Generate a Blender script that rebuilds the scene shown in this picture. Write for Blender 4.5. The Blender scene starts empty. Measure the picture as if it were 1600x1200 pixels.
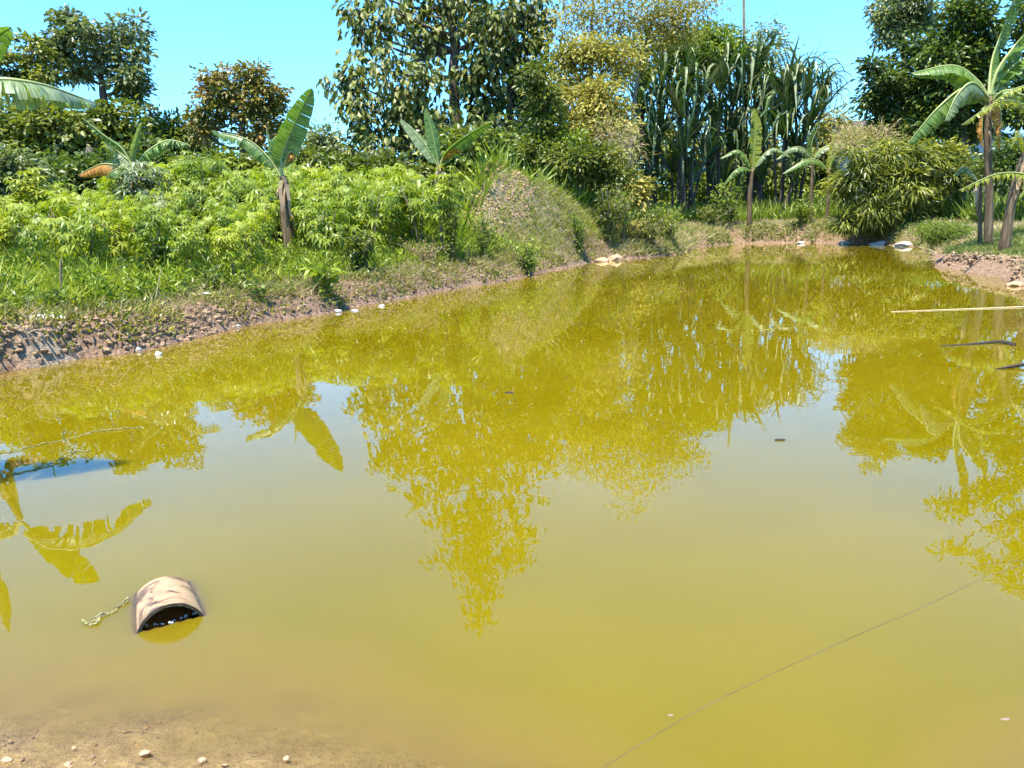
import bpy, math, random
import numpy as np
from mathutils import Vector, Matrix
rng = np.random.default_rng(7)
random.seed(7)
sc = bpy.context.scene
col = sc.collection
R = math.radians
# ------------------------------------------------------------ camera
CAM_H = 1.5
F = 1180.0                      # focal length in pixels of a 1600 px wide picture
PITCH, ROLL = R(12.3), R(1.68)
_f = np.array([0, math.cos(PITCH), -math.sin(PITCH)])
_r0 = np.array([1.0, 0, 0]); _u0 = np.cross(_r0, _f)
_r = _r0 * math.cos(ROLL) - _u0 * math.sin(ROLL)
_u = _u0 * math.cos(ROLL) + _r0 * math.sin(ROLL)
cd = bpy.data.cameras.new('camera'); cam = bpy.data.objects.new('camera', cd); col.objects.link(cam)
cd.lens = F / 1600 * 36; cd.sensor_width = 36; cd.clip_start = 0.05; cd.clip_end = 3000
cam.matrix_world = Matrix(((_r[0], _u[0], -_f[0], 0), (_r[1], _u[1], -_f[1], 0), (_r[2], _u[2], -_f[2], CAM_H), (0, 0, 0, 1)))
sc.camera = cam
# ------------------------------------------------------------ light
SUN = np.array([-0.16, -0.27, 0.94]); SUN /= np.linalg.norm(SUN)
w = bpy.data.worlds.new('World'); sc.world = w; w.use_nodes = True
nt = w.node_tree; nt.nodes.clear()
sky = nt.nodes.new('ShaderNodeTexSky'); sky.sky_type = 'NISHITA'; sky.sun_disc = False
sky.sun_elevation = math.asin(SUN[2]); sky.sun_rotation = math.atan2(SUN[0], SUN[1])
sky.air_density = 1.0; sky.dust_density = 0.3; sky.ozone_density = 1.5
tint = nt.nodes.new('ShaderNodeMix'); tint.data_type = 'RGBA'; tint.blend_type = 'MULTIPLY'
tint.inputs['Factor'].default_value = 1; tint.inputs[7].default_value = (0.41, .82, 1.18, 1)
bg = nt.nodes.new('ShaderNodeBackground'); bg.inputs['Strength'].default_value = 0.145
ow = nt.nodes.new('ShaderNodeOutputWorld')
nt.links.new(sky.outputs[0], tint.inputs[6]); nt.links.new(tint.outputs[2], bg.inputs[0]); nt.links.new(bg.outputs[0], ow.inputs[0])
sl = bpy.data.lights.new('sun', 'SUN'); sl.energy = 5.0; sl.angle = R(0.5); sl.color = (1, 0.95, 0.87)
so = bpy.data.objects.new('sun', sl); col.objects.link(so)
so.rotation_euler = Vector(SUN).to_track_quat('Z', 'Y').to_euler(); so.location = (0, 0, 30)
sc.view_settings.view_transform = 'Standard'; sc.view_settings.look = 'None'
sc.view_settings.exposure = 1.52; sc.view_settings.gamma = 1.0; sc.view_settings.use_curve_mapping = False
sc.render.engine = 'CYCLES'
cy = sc.cycles
cy.use_denoising = True; cy.max_bounces = 7; cy.diffuse_bounces = 3; cy.glossy_bounces = 3
cy.transmission_bounces = 4; cy.transparent_max_bounces = 8; cy.caustics_reflective = False; cy.caustics_refractive = False
cy.sample_clamp_indirect = 6

# ------------------------------------------------------------ helpers
def ray(px, py):
    return _f * F + _r * (px - 800) + _u * (600 - py)
def P(px, py, d):               # point at distance d (metres ahead of the lens) along the line of sight
    v = ray(px, py); return np.array([0, 0, CAM_H]) + v * (d / v[1])
def PR(px, py, d):              # point whose mirror image in the pond is seen there
    p = P(px, py, d); return np.array([p[0], p[1], -p[2]])
def G(px, py, z=0.0):           # point on the level z
    v = ray(px, py); return np.array([0, 0, CAM_H]) + v * ((z - CAM_H) / v[2])
def nrm(a):
    a = np.asarray(a, float); return a / np.maximum(np.linalg.norm(a, axis=-1, keepdims=True), 1e-9)
_sn = {}
def wob(x, y, s, seed=0, n=7):
    if seed not in _sn:
        q = np.random.default_rng(1000 + seed); a = q.uniform(0, 2 * math.pi, n)
        _sn[seed] = (np.cos(a), np.sin(a), q.uniform(.6, 2.2, n), q.uniform(0, 6.28, n))
    c, s_, f, p = _sn[seed]
    r = 0
    for i in range(n):
        r = r + np.sin((x * c[i] + y * s_[i]) * f[i] * 6.28 / s + p[i] + 1.3 * np.sin((x * s_[i] - y * c[i]) * f[i] * 4 / s))
    return r / n * 1.6

def mesh(name, V, Fc, mat=None, parent=None, smooth=False, link=True):
    V = np.ascontiguousarray(V, np.float32); me = bpy.data.meshes.new(name)
    me.vertices.add(len(V)); me.vertices.foreach_set('co', V.ravel())
    if isinstance(Fc, np.ndarray): groups = [Fc]
    else: groups = [np.asarray(g, np.int32) for g in Fc if len(g)]
    tot = [np.full(len(g), g.shape[1], np.int32) for g in groups]
    lt = np.concatenate(tot); li = np.concatenate([g.ravel() for g in groups]).astype(np.int32)
    me.loops.add(len(li)); me.loops.foreach_set('vertex_index', li)
    me.polygons.add(len(lt)); st = np.concatenate([[0], np.cumsum(lt)[:-1]]).astype(np.int32)
    me.polygons.foreach_set('loop_start', st)
    me.polygons.foreach_set('use_smooth', np.full(len(lt), bool(smooth)))
    me.update(calc_edges=True)
    if mat: me.materials.append(mat)
    o = bpy.data.objects.new(name, me)
    if link: col.objects.link(o)
    if parent is not None: o.parent = parent
    return o
class MB:
    def __init__(s): s.v = []; s.q = []; s.t = []; s.n = 0
    def add(s, V, q=None, t=None):
        V = np.asarray(V, float)
        if q is not None and len(q): s.q.append(np.asarray(q, np.int32) + s.n)
        if t is not None and len(t): s.t.append(np.asarray(t, np.int32) + s.n)
        s.v.append(V); s.n += len(V)
    def tube(s, pts, rad, k=6, cap=True, jit=0):
        pts = np.asarray(pts, float); n = len(pts); rad = np.broadcast_to(rad, n)
        T = nrm(np.gradient(pts, axis=0)); ref = np.array([0, 0, 1.]) if abs(T[0][2]) < .9 else np.array([1., 0, 0])
        V = []
        A = nrm(np.cross(T[0], ref))
        for i in range(n):
            A = nrm(A - T[i] * np.dot(A, T[i])); B = np.cross(T[i], A)
            a = np.arange(k) * 2 * math.pi / k
            rr = rad[i] * (1 + (jit * rng.normal(size=k) if jit else 0))
            V.append(pts[i] + np.outer(np.cos(a) * rr, A) + np.outer(np.sin(a) * rr, B))
        V = np.concatenate(V); q = []
        for i in range(n - 1):
            for j in range(k):
                q.append((i * k + j, i * k + (j + 1) % k, (i + 1) * k + (j + 1) % k, (i + 1) * k + j))
        t = []
        if cap:
            V = np.concatenate([V, pts[:1], pts[-1:]]); a, b = n * k, n * k + 1
            for j in range(k): t += [((j + 1) % k, j, a), ((n - 1) * k + j, (n - 1) * k + (j + 1) % k, b)]
        s.add(V, q, t)
    def box(s, c, d, M=None):
        V = np.array([(x, y, z) for x in (-.5, .5) for y in (-.5, .5) for z in (-.5, .5)]) * np.asarray(d)
        if M is not None: V = V @ np.asarray(M).T
        s.add(V + np.asarray(c), [(0, 1, 3, 2), (4, 6, 7, 5), (0, 4, 5, 1), (2, 3, 7, 6), (0, 2, 6, 4), (1, 5, 7, 3)])
    def build(s, name, mat, parent=None, smooth=False, off=None):
        V = np.concatenate(s.v)
        if off is not None: V = V - off
        return mesh(name, V, [np.concatenate(x) for x in (s.q, s.t) if x], mat, parent, smooth)
def curve(pts, n):
    pts = np.asarray(pts, float)
    if len(pts) == 2: t = np.linspace(0, 1, n)[:, None]; return pts[0] * (1 - t) + pts[1] * t
    p = np.concatenate([[2 * pts[0] - pts[1]], pts, [2 * pts[-1] - pts[-2]]]); m = len(pts) - 1; out = []
    for u in np.linspace(0, m - 1e-6, n):
        i = int(u); t = u - i; a, b, c, d = p[i:i + 4]
        out.append(.5 * (2 * b + (c - a) * t + (2 * a - 5 * b + 4 * c - d) * t * t + (3 * b - 3 * c + d - a) * t ** 3))
    return np.array(out)
def tag(o, label=None, cat=None, group=None, kind=None):
    if label: o['label'] = label
    if cat: o['category'] = cat
    if group: o['group'] = group
    if kind: o['kind'] = kind
    return o
def empty(name, loc, label=None, cat=None, group=None):
    o = bpy.data.objects.new(name, None); col.objects.link(o); o.location = tuple(loc); o.empty_display_size = .1
    return tag(o, label, cat, group)
def copy_tree(o, parent=None):
    c = o.copy(); col.objects.link(c); c.parent = parent
    for ch in list(o.children): copy_tree(ch, c)
    return c

# ------------------------------------------------------------ leaf templates (u along, v across, w out of plane)
OVAL = (np.array([(0, 0, 0), (.4, -.5, .12), (.45, 0, -.02), (.4, .5, .12), (.8, -.3, .02), (.8, .3, .02), (1, 0, -.18)]),
        np.array([(0, 2, 1), (0, 3, 2), (1, 2, 4), (2, 3, 5), (4, 2, 6), (2, 5, 6)]))
DIAM = (np.array([(0, 0, 0), (.5, -.5, .1), (.5, .5, .1), (1, 0, -.1)]), np.array([(0, 2, 1), (1, 2, 3)]))
BLADE = (np.array([(0, -.5, 0), (0, .5, 0), (.5, -.42, .07), (.5, .42, .07), (1, 0, .38)]), np.array([(0, 1, 3), (0, 3, 2), (2, 3, 4)]))
def palmate():
    V = []; T = []
    for a in np.radians([-125, -80, -40, 0, 40, 80, 125]):
        L = 1.0 - .25 * abs(a) / 2.2; c, s = math.cos(a), math.sin(a); b = len(V)
        for (u, v, z) in ((.04, 0, 0), (.5, -.13, -.04), (.5, .13, -.04), (1, 0, -.42)):
            V.append((L * (u * c - v * s), L * (u * s + v * c), z * L))
        T += [(b, b + 2, b + 1), (b + 1, b + 2, b + 3)]
    return np.array(V), np.array(T)
PALM = palmate()
def scatter(tm, O, U, W, su, sv, sw=None):
    tv, tf = tm; U = nrm(U); V = nrm(np.cross(W, U)); W = np.cross(U, V)
    if sw is None: sw = su
    N = len(O)
    X = O[:, None] + U[:, None] * (tv[None, :, 0] * su[:, None])[..., None] + V[:, None] * (tv[None, :, 1] * sv[:, None])[..., None] + W[:, None] * (tv[None, :, 2] * sw[:, None])[..., None]
    Fc = tf[None] + (np.arange(N) * len(tv))[:, None, None]
    return X.reshape(-1, 3), Fc.reshape(-1, tf.shape[1]).astype(np.int32)

# ------------------------------------------------------------ materials
def new_mat(name):
    m = bpy.data.materials.new(name); m.use_nodes = True; n = m.node_tree; n.nodes.clear()
    return m, n, n.nodes, n.links
def ramp(N, cols, pos=None):
    r = N.new('ShaderNodeValToRGB'); e = r.color_ramp.elements
    k = len(cols); pos = pos or [i / (k - 1) for i in range(k)]
    while len(e) < k: e.new(.5)
    for i in range(k): e[i].position = pos[i]; e[i].color = (*cols[i], 1)
    return r
def leaf_mat(name, cols, tr=.35, rough=.45, spec=.4, vary=.5, nscale=.7, tcol=(1.25, 1.3, .5)):
    m, n, N, L = new_mat(name)
    geo = N.new('ShaderNodeNewGeometry'); oi = N.new('ShaderNodeObjectInfo')
    noi = N.new('ShaderNodeTexNoise'); noi.inputs['Scale'].default_value = nscale; noi.inputs['Detail'].default_value = 2
    L.new(geo.outputs['Position'], noi.inputs['Vector'])
    m1 = N.new('ShaderNodeMath'); m1.operation = 'MULTIPLY_ADD'; L.new(geo.outputs['Random Per Island'], m1.inputs[0]); m1.inputs[1].default_value = vary; m1.inputs[2].default_value = -vary / 2
    m2 = N.new('ShaderNodeMath'); m2.operation = 'MULTIPLY_ADD'; L.new(noi.outputs[0], m2.inputs[0]); m2.inputs[1].default_value = 1.6; m2.inputs[2].default_value = -.3
    m3 = N.new('ShaderNodeMath'); m3.operation = 'ADD'; L.new(m1.outputs[0], m3.inputs[0]); L.new(m2.outputs[0], m3.inputs[1])
    m4 = N.new('ShaderNodeMath'); m4.operation = 'MULTIPLY_ADD'; L.new(oi.outputs['Random'], m4.inputs[0]); m4.inputs[1].default_value = .3; m4.inputs[2].default_value = -.15
    m5 = N.new('ShaderNodeMath'); m5.operation = 'ADD'; L.new(m3.outputs[0], m5.inputs[0]); L.new(m4.outputs[0], m5.inputs[1])
    r = ramp(N, cols); L.new(m5.outputs[0], r.inputs[0])
    p = N.new('ShaderNodeBsdfPrincipled'); L.new(r.outputs[0], p.inputs['Base Color']); p.inputs['Roughness'].default_value = rough; p.inputs['Specular IOR Level'].default_value = spec
    t = N.new('ShaderNodeBsdfTranslucent'); mx = N.new('ShaderNodeMix'); mx.data_type = 'RGBA'; mx.blend_type = 'MULTIPLY'; mx.inputs[0].default_value = 1
    L.new(r.outputs[0], mx.inputs[6]); mx.inputs[7].default_value = (*tcol, 1); L.new(mx.outputs[2], t.inputs[0])
    s = N.new('ShaderNodeMixShader'); s.inputs[0].default_value = tr; L.new(p.outputs[0], s.inputs[1]); L.new(t.outputs[0], s.inputs[2])
    o = N.new('ShaderNodeOutputMaterial'); L.new(s.outputs[0], o.inputs[0])
    return m
def solid(name, cols, scale=6, rough=.85, bump=.4, detail=6, spec=.2, stretch=(1, 1, 1)):
    m, n, N, L = new_mat(name)
    tc = N.new('ShaderNodeTexCoord'); mp = N.new('ShaderNodeMapping'); mp.inputs['Scale'].default_value = stretch; L.new(tc.outputs['Object'], mp.inputs[0])
    noi = N.new('ShaderNodeTexNoise'); noi.inputs['Scale'].default_value = scale; noi.inputs['Detail'].default_value = detail; noi.inputs['Roughness'].default_value = .65
    L.new(mp.outputs[0], noi.inputs['Vector'])
    r = ramp(N, cols, [.25 + .5 * i / (len(cols) - 1) for i in range(len(cols))]); L.new(noi.outputs[0], r.inputs[0])
    p = N.new('ShaderNodeBsdfPrincipled'); L.new(r.outputs[0], p.inputs['Base Color']); p.inputs['Roughness'].default_value = rough; p.inputs['Specular IOR Level'].default_value = spec
    b = N.new('ShaderNodeBump'); b.inputs['Strength'].default_value = bump; b.inputs['Distance'].default_value = .03; L.new(noi.outputs[0], b.inputs['Height']); L.new(b.outputs[0], p.inputs['Normal'])
    o = N.new('ShaderNodeOutputMaterial'); L.new(p.outputs[0], o.inputs[0])
    return m
M = {}
M['cassava'] = leaf_mat('cassava_leaf', [(.085, .135, .012), (.21, .27, .02), (.35, .37, .03)], .4, .45, .35)
M['yellowbush'] = leaf_mat('yellow_leaf', [(.12, .16, .01), (.25, .28, .015), (.36, .36, .03)], .4, .5, .3)
M['tallgrass'] = leaf_mat('tall_grass', [(.06, .105, .012), (.20, .26, .02), (.34, .35, .04)], .4, .5, .3, .6, .9)
M['shortgrass'] = leaf_mat('short_grass', [(.09, .13, .025), (.19, .22, .05), (.34, .32, .12)], .3, .6, .2, .7, .8)
M['drygrass'] = leaf_mat('dry_grass', [(.19, .22, .045), (.30, .24, .11), (.44, .32, .21), (.55, .43, .30)], .4, .7, .1, .9, 1.1, (1.1, 1, .8))
M['hay'] = leaf_mat('hay', [(.24, .29, .045), (.40, .36, .14), (.52, .40, .24), (.6, .49, .34)], .4, .7, .1, .9, .9, (1.1, 1, .8))
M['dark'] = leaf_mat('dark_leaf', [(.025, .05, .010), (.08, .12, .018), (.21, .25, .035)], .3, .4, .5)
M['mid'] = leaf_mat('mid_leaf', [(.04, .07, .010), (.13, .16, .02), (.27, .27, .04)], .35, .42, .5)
M['grey'] = leaf_mat('grey_green_leaf', [(.07, .10, .035), (.17, .20, .07), (.32, .34, .15)], .3, .38, .6)
M['red'] = leaf_mat('reddish_leaf', [(.06, .09, .015), (.18, .18, .03), (.32, .20, .06)], .25, .4, .4)
M['olive'] = leaf_mat('olive_leaf', [(.13, .13, .02), (.30, .27, .05), (.46, .39, .12)], .3, .5, .3)
M['broad'] = leaf_mat('broad_leaf', [(.02, .04, .010), (.06, .085, .014), (.15, .17, .03), (.27, .27, .08)], .35, .46, .35, 1.1)
M['light'] = leaf_mat('light_leaf', [(.10, .15, .02), (.19, .25, .03), (.3, .34, .05)], .35, .45, .4)
M['shrub'] = leaf_mat('shrub_leaf', [(.035, .06, .010), (.14, .16, .018), (.34, .34, .045)], .35, .4, .4, .8)
M['pandan'] = leaf_mat('screwpine_leaf', [(.018, .045, .014), (.055, .105, .026), (.16, .22, .06)], .15, .38, .6, .7, 1.2)
M['pandan_dry'] = leaf_mat('screwpine_dry_leaf', [(.07, .10, .04), (.15, .18, .07), (.28, .30, .15)], .12, .5, .4, .8, 1.2, (1, 1, .8))
M['twig'] = solid('twig_bark', [(.14, .10, .07), (.26, .2, .14)], 20)
M['bark'] = solid('bark', [(.03, .025, .02), (.09, .07, .05), (.17, .14, .11)], 5, stretch=(1, 1, .25))
M['palebark'] = solid('pale_bark', [(.10, .085, .06), (.22, .19, .15)], 6, stretch=(1, 1, .3))
M['stem'] = solid('banana_stem', [(.035, .025, .015), (.11, .075, .04), (.24, .18, .11)], 5, .6, .5, stretch=(3, 3, .35))
M['greenstem'] = leaf_mat('green_stem', [(.10, .14, .03), (.18, .22, .05), (.28, .30, .1)], .05, .4, .4)
M['stone'] = solid('pale_stone', [(.24, .21, .17), (.40, .37, .32), (.52, .5, .45)], 9)
M['rust'] = solid('rusty_clay', [(.22, .12, .06), (.4, .25, .14), (.5, .36, .22)], 9)
M['clod'] = solid('red_soil_clod', [(.10, .06, .032), (.24, .155, .09), (.40, .29, .185)], 12)

def banana_mat(name, ca, cb, cc, tr=.35):
    m, n, N, L = new_mat(name)
    uv = N.new('ShaderNodeAttribute'); uv.attribute_name = 'luv'
    sep = N.new('ShaderNodeSeparateXYZ'); L.new(uv.outputs['Vector'], sep.inputs[0])
    wv = N.new('ShaderNodeMath'); wv.operation = 'MULTIPLY'; wv.inputs[1].default_value = 60; L.new(sep.outputs[0], wv.inputs[0])
    no = N.new('ShaderNodeTexNoise'); no.noise_dimensions = '2D'; no.inputs['Scale'].default_value = 1; no.inputs['Detail'].default_value = 3
    cb_ = N.new('ShaderNodeCombineXYZ'); L.new(wv.outputs[0], cb_.inputs[0]); L.new(sep.outputs[1], cb_.inputs[1]); L.new(cb_.outputs[0], no.inputs['Vector'])
    r = ramp(N, [ca, cb, cc], [.3, .5, .75]); L.new(no.outputs[0], r.inputs[0])
    p = N.new('ShaderNodeBsdfPrincipled'); p.inputs['Roughness'].default_value = .35; p.inputs['Specular IOR Level'].default_value = .5
    L.new(r.outputs[0], p.inputs['Base Color'])
    t = N.new('ShaderNodeBsdfTranslucent'); mx = N.new('ShaderNodeMix'); mx.data_type = 'RGBA'; mx.blend_type = 'MULTIPLY'; mx.inputs[0].default_value = 1
    L.new(r.outputs[0], mx.inputs[6]); mx.inputs[7].default_value = (1.3, 1.4, .5, 1); L.new(mx.outputs[2], t.inputs[0])
    s = N.new('ShaderNodeMixShader'); s.inputs[0].default_value = tr; L.new(p.outputs[0], s.inputs[1]); L.new(t.outputs[0], s.inputs[2])
    bp = N.new('ShaderNodeBump'); bp.inputs['Strength'].default_value = .5; bp.inputs['Distance'].default_value = .02; L.new(no.outputs[0], bp.inputs['Height']); L.new(bp.outputs[0], p.inputs['Normal'])
    o = N.new('ShaderNodeOutputMaterial'); L.new(s.outputs[0], o.inputs[0]); return m
M['ban'] = banana_mat('banana_leaf', (.05, .11, .02), (.11, .19, .03), (.22, .30, .07))
M['ban_y'] = banana_mat('banana_leaf_yellowing', (.16, .19, .015), (.30, .32, .03), (.42, .40, .06))
M['ban_dead'] = banana_mat('banana_leaf_dead', (.18, .07, .01), (.45, .20, .02), (.62, .36, .05), .35)
M['ban_pale'] = banana_mat('banana_leaf_pale', (.09, .13, .05), (.19, .25, .10), (.36, .41, .22))
M['ban_sheath'] = solid('dry_sheath', [(.10, .055, .025), (.24, .15, .07), (.38, .28, .16)], 12, .7)
M['rib'] = leaf_mat('midrib', [(.2, .24, .06), (.3, .34, .11), (.38, .4, .16)], .1, .4, .4)

# ------------------------------------------------------------ shoreline and terrain
SH = [  # (point, bank height, bank width, underwater slope)
    ((-9.5, -2.0), .4, .5, .3), ((-9.0, 3.0), .5, .3, .3), (G(-160, 640), .5, .25, .35),
    (G(0, 580), .52, .22, .4), (G(60, 573), .5, .22, .4), (G(130, 559), .48, .3, .4), (G(220, 549), .45, .45, .4), (G(300, 527), .42, .5, .4),
    (G(400, 507), .42, .5, .4), (G(500, 491), .45, .5, .4), (G(600, 471), .46, .55, .4), (G(700, 453), .45, .7, .4),
    (G(800, 437), .5, .8, .4), (G(870, 421), .5, .8, .4), (G(930, 409), .5, .8, .4), (G(1000, 403), .6, .7, .4),
    (G(1060, 398), .6, .7, .4), (G(1085, 386), .7, .9, .4), (G(1150, 381), .8, .9, .4), (G(1250, 379), .85, .9, .4),
    (G(1350, 381), .85, .9, .4), (G(1440, 386), .6, 1.2, .4), (G(1462, 400), .4, 1.5, .3), (G(1470, 418), .33, .3, .3),
    (G(1520, 425), .36, .22, .3), (G(1580, 434), .38, .25, .3), (G(1606, 452), .3, .5, .3), (G(1640, 470), .3, .6, .3), (G(1605, 500), .12, .8, .3),
    (G(1650, 525), .2, .8, .3), (G(1750, 620), .25, .8, .3), ((6.0, 3.6), .3, 1, .3), ((4.2, 1.9), .25, 1.5, .3),
    (G(1750, 1290), .2, 2, .3), ((.9, .95), .2, 2, .3), (G(620, 1230), .12, 2.5, .28), (G(420, 1204), .02, 3, .2),
    (G(200, 1188), .02, 3, .2), (G(0, 1178), .02, 3, .2), ((-3.4, 2.0), .05, 3, .2), ((-6, 1.6), .3, 1, .2), ((-7.6, .2), .4, 1, .3)]
def densify():
    pts = np.array([p[0][:2] for p in SH]); par = np.array([p[1:] for p in SH]); a = []; b = []
    for i in range(len(pts)):
        j = (i + 1) % len(pts); L = np.linalg.norm(pts[j] - pts[i]); n = max(1, int(min(L, 12) / .8))
        for k in range(n): t = k / n; a.append(pts[i] * (1 - t) + pts[j] * t); b.append(par[i] * (1 - t) + par[j] * t)
    a = np.array(a); b = np.array(b)
    d = np.linalg.norm(a, axis=1)
    amp = np.clip(.10 + .012 * (d - 8), .0, .4) * (d > 5)
    a = a + np.stack([wob(a[:, 0], a[:, 1], 2.3, 31), wob(a[:, 0], a[:, 1], 2.3, 32)], 1) * amp[:, None] * .5
    return a, b
SP, SA = densify()
def sdf(x, y):
    x = np.atleast_1d(np.asarray(x, float)); y = np.atleast_1d(np.asarray(y, float)); n = len(x)
    best = np.full(n, 1e18); par = np.zeros((n, 3)); ins = np.zeros(n, bool)
    for i in range(len(SP)):
        j = (i + 1) % len(SP); ax, ay = SP[i]; bx, by = SP[j]; dx, dy = bx - ax, by - ay
        t = np.clip(((x - ax) * dx + (y - ay) * dy) / (dx * dx + dy * dy), 0, 1)
        d = (x - ax - t * dx) ** 2 + (y - ay - t * dy) ** 2; m = d < best
        best[m] = d[m]; par[m] = (SA[i] * (1 - t[:, None]) + SA[j] * t[:, None])[m]
        c = (ay > y) != (by > y)
        if abs(dy) > 1e-12: ins ^= c & (x < dx * (y - ay) / dy + ax)
    s = np.sqrt(best); s[ins] *= -1
    return s, par
MOUNDS = []   # (x, y, sx, sy, h)
def mound_px(px, py, d, wpx, sy, h): p = P(px, py, d); MOUNDS.append((p[0], d, wpx / F * d, sy, h))
mound_px(782, 300, 24.0, 72, 2.1, 2.35); mound_px(862, 300, 26.6, 72, 2.3, 2.0); mound_px(965, 320, 30, 84, 2.3, 1.6); mound_px(700, 330, 20, 50, 1.2, .3)
CL = np.array([p[0][:2] for p in SH[9:21]])
def coarse(x, y):
    best = np.full(len(x), 1e18)
    for i in range(0, len(CL) - 2, 2):
        (ax, ay), (bx, by) = CL[i], CL[i + 2]; dx, dy = bx - ax, by - ay; t = np.clip(((x - ax) * dx + (y - ay) * dy) / (dx * dx + dy * dy), 0, 1)
        best = np.minimum(best, (x - ax - t * dx) ** 2 + (y - ay - t * dy) ** 2)
    return np.sqrt(best)
def gz(x, y, full=False):
    x = np.atleast_1d(np.asarray(x, float)); y = np.atleast_1d(np.asarray(y, float))
    s, par = sdf(x, y); B, wd, us = par.T
    n1 = wob(x, y, 1.6, 1); n2 = wob(x, y, .55, 2); n3 = wob(x, y, 5, 3)
    t = np.clip(s / (wd * (1 + .35 * n1)), 0, 1); up = (1 - (1 - t) ** 2.2)
    far = np.clip((s - 1) / 8, 0, 1)
    left = np.clip((-x + 2) / 6, 0, 1) * (y > 6)
    z = B * up * (1 + .12 * n1) + far * (.30 + .25 * left) * (y > 5) + .025 * n2 * t + .05 * n3 * np.clip(s / 3, 0, 1)
    z = z + .03 * np.clip(s - 12, 0, 60) * (y > 20) * .3
    z = z + .55 * np.clip((s - .6) / 4, 0, 1) * np.clip((x - 7.5) / 2, 0, 1) * np.clip((27 - y) / 3, 0, 1) * (y > 12)
    mk = np.clip((coarse(x, y) - .35) / 2.1, 0, 1) * (s > 0); mk = mk * mk * (3 - 2 * mk) * np.clip(s / .4, 0, 1)
    for mx, my, sx, sy, h in MOUNDS:
        z = z + h * np.exp(-((x - mx) / sx) ** 2 - ((y - my) / sy) ** 2) * mk * (1 + .10 * wob(x, y, 2.6, 6) + .03 * n2)
    dep = -np.minimum(us * np.clip(-s, 0, None), .9) + .012 * n2 * (s < 0)
    z = np.where(s < 0, dep, z)
    return (z, s) if full else z
def g1(x, y): return float(gz([x], [y])[0])

def lines(segs):
    out = []
    for a, b, st in segs: out.append(np.arange(a, b - 1e-6, st))
    out.append([segs[-1][1]]); return np.concatenate(out)
def grid_mesh(xs, ys, fz):
    X, Y = np.meshgrid(xs, ys); x, y = X.ravel(), Y.ravel(); z, s = fz(x, y)
    nx, ny = len(xs), len(ys); i = np.arange((ny - 1) * (nx - 1)); a = (i // (nx - 1)) * nx + i % (nx - 1)
    q = np.stack([a, a + 1, a + nx + 1, a + nx], 1).astype(np.int32)
    return np.stack([x, y, z], 1), q, s
xs = lines([(-900, -200, 140), (-200, -60, 20), (-60, -26, 4), (-26, -10, .5), (-10, 8, .12), (8, 26, .4), (26, 60, 4), (60, 200, 20), (200, 900, 140)])
ys = lines([(-300, -20, 70), (-20, -4, 2), (-4, .8, .3), (.8, 3, .08), (3, 7, .3), (7, 23, .12), (23, 46, .3), (46, 80, 3), (80, 200, 15), (200, 1200, 140)])
V, Q, S_ = grid_mesh(xs, ys, lambda x, y: gz(x, y, True))
ground = mesh('ground', V, Q, None, smooth=True); tag(ground, kind='structure')
def attr(o, name, arr):
    a = o.data.attributes.new(name, 'FLOAT', 'POINT'); a.data.foreach_set('value', np.asarray(arr, np.float32).ravel())
x, y = V[:, 0], V[:, 1]
near = np.clip((5 - y) / 1, 0, 1)
dm = sum(h * np.exp(-((x - mx) / (sx * .8)) ** 2 - ((y - my + .6) / sy) ** 2) for mx, my, sx, sy, h in MOUNDS[:2])
grassy = np.clip((S_ - .5) / 1.2, 0, 1) * (1 - near); grassy = np.clip(grassy - dm * 1.1, 0, 1)
sand = near.copy()
def patch(px, py, z, rx, ry):
    p = G(px, py, z); return np.exp(-((x - p[0]) / rx) ** 4 - ((y - p[1]) / ry) ** 4)
sand = np.maximum(sand, np.clip(dm - .8, 0, .8))
sand = np.maximum(sand, patch(30, 503, .5, 1.1, .22)); sand = np.maximum(sand, patch(1590, 400, .6, 1.3, 1.3))
sand = np.maximum(sand, patch(1600, 500, .1, 1.2, .8)); sand = np.maximum(sand, patch(786, 341, 1.25, .35, .5))
attr(ground, 'grassy', grassy); attr(ground, 'sand', sand)
m, n, N, L = new_mat('ground'); ground.data.materials.append(m)
tc = N.new('ShaderNodeNewGeometry')
def noise(sc_, det=6, rough=.6):
    a = N.new('ShaderNodeTexNoise'); a.inputs['Scale'].default_value = sc_; a.inputs['Detail'].default_value = det; a.inputs['Roughness'].default_value = rough
    L.new(tc.outputs['Position'], a.inputs['Vector']); return a
a1 = noise(2.5); a2 = noise(18, 5, .7); a3 = noise(.8)
soil = ramp(N, [(.085, .05, .03), (.19, .12, .075), (.34, .24, .155)], [.3, .5, .72]); L.new(a2.outputs[0], soil.inputs[0])
gr = ramp(N, [(.05, .07, .015), (.11, .13, .03), (.2, .19, .07)], [.3, .5, .7]); L.new(a1.outputs[0], gr.inputs[0])
sd = ramp(N, [(.17, .13, .08), (.26, .205, .14), (.36, .30, .22)], [.3, .5, .7]); L.new(a2.outputs[0], sd.inputs[0])
def at_(nm): a = N.new('ShaderNodeAttribute'); a.attribute_name = nm; return a
def mixc(f, a, b):
    k = N.new('ShaderNodeMix'); k.data_type = 'RGBA'; L.new(f, k.inputs[0]); L.new(a, k.inputs[6]); L.new(b, k.inputs[7]); return k.outputs[2]
gm = N.new('ShaderNodeMath'); gm.operation = 'MULTIPLY_ADD'; gm.use_clamp = True; L.new(a1.outputs[0], gm.inputs[0]); gm.inputs[1].default_value = 1.2
ga = N.new('ShaderNodeMath'); ga.operation = 'MULTIPLY_ADD'; L.new(at_('grassy').outputs['Fac'], ga.inputs[0]); ga.inputs[1].default_value = 1.6; ga.inputs[2].default_value = -1.1
L.new(ga.outputs[0], gm.inputs[2])
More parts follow.
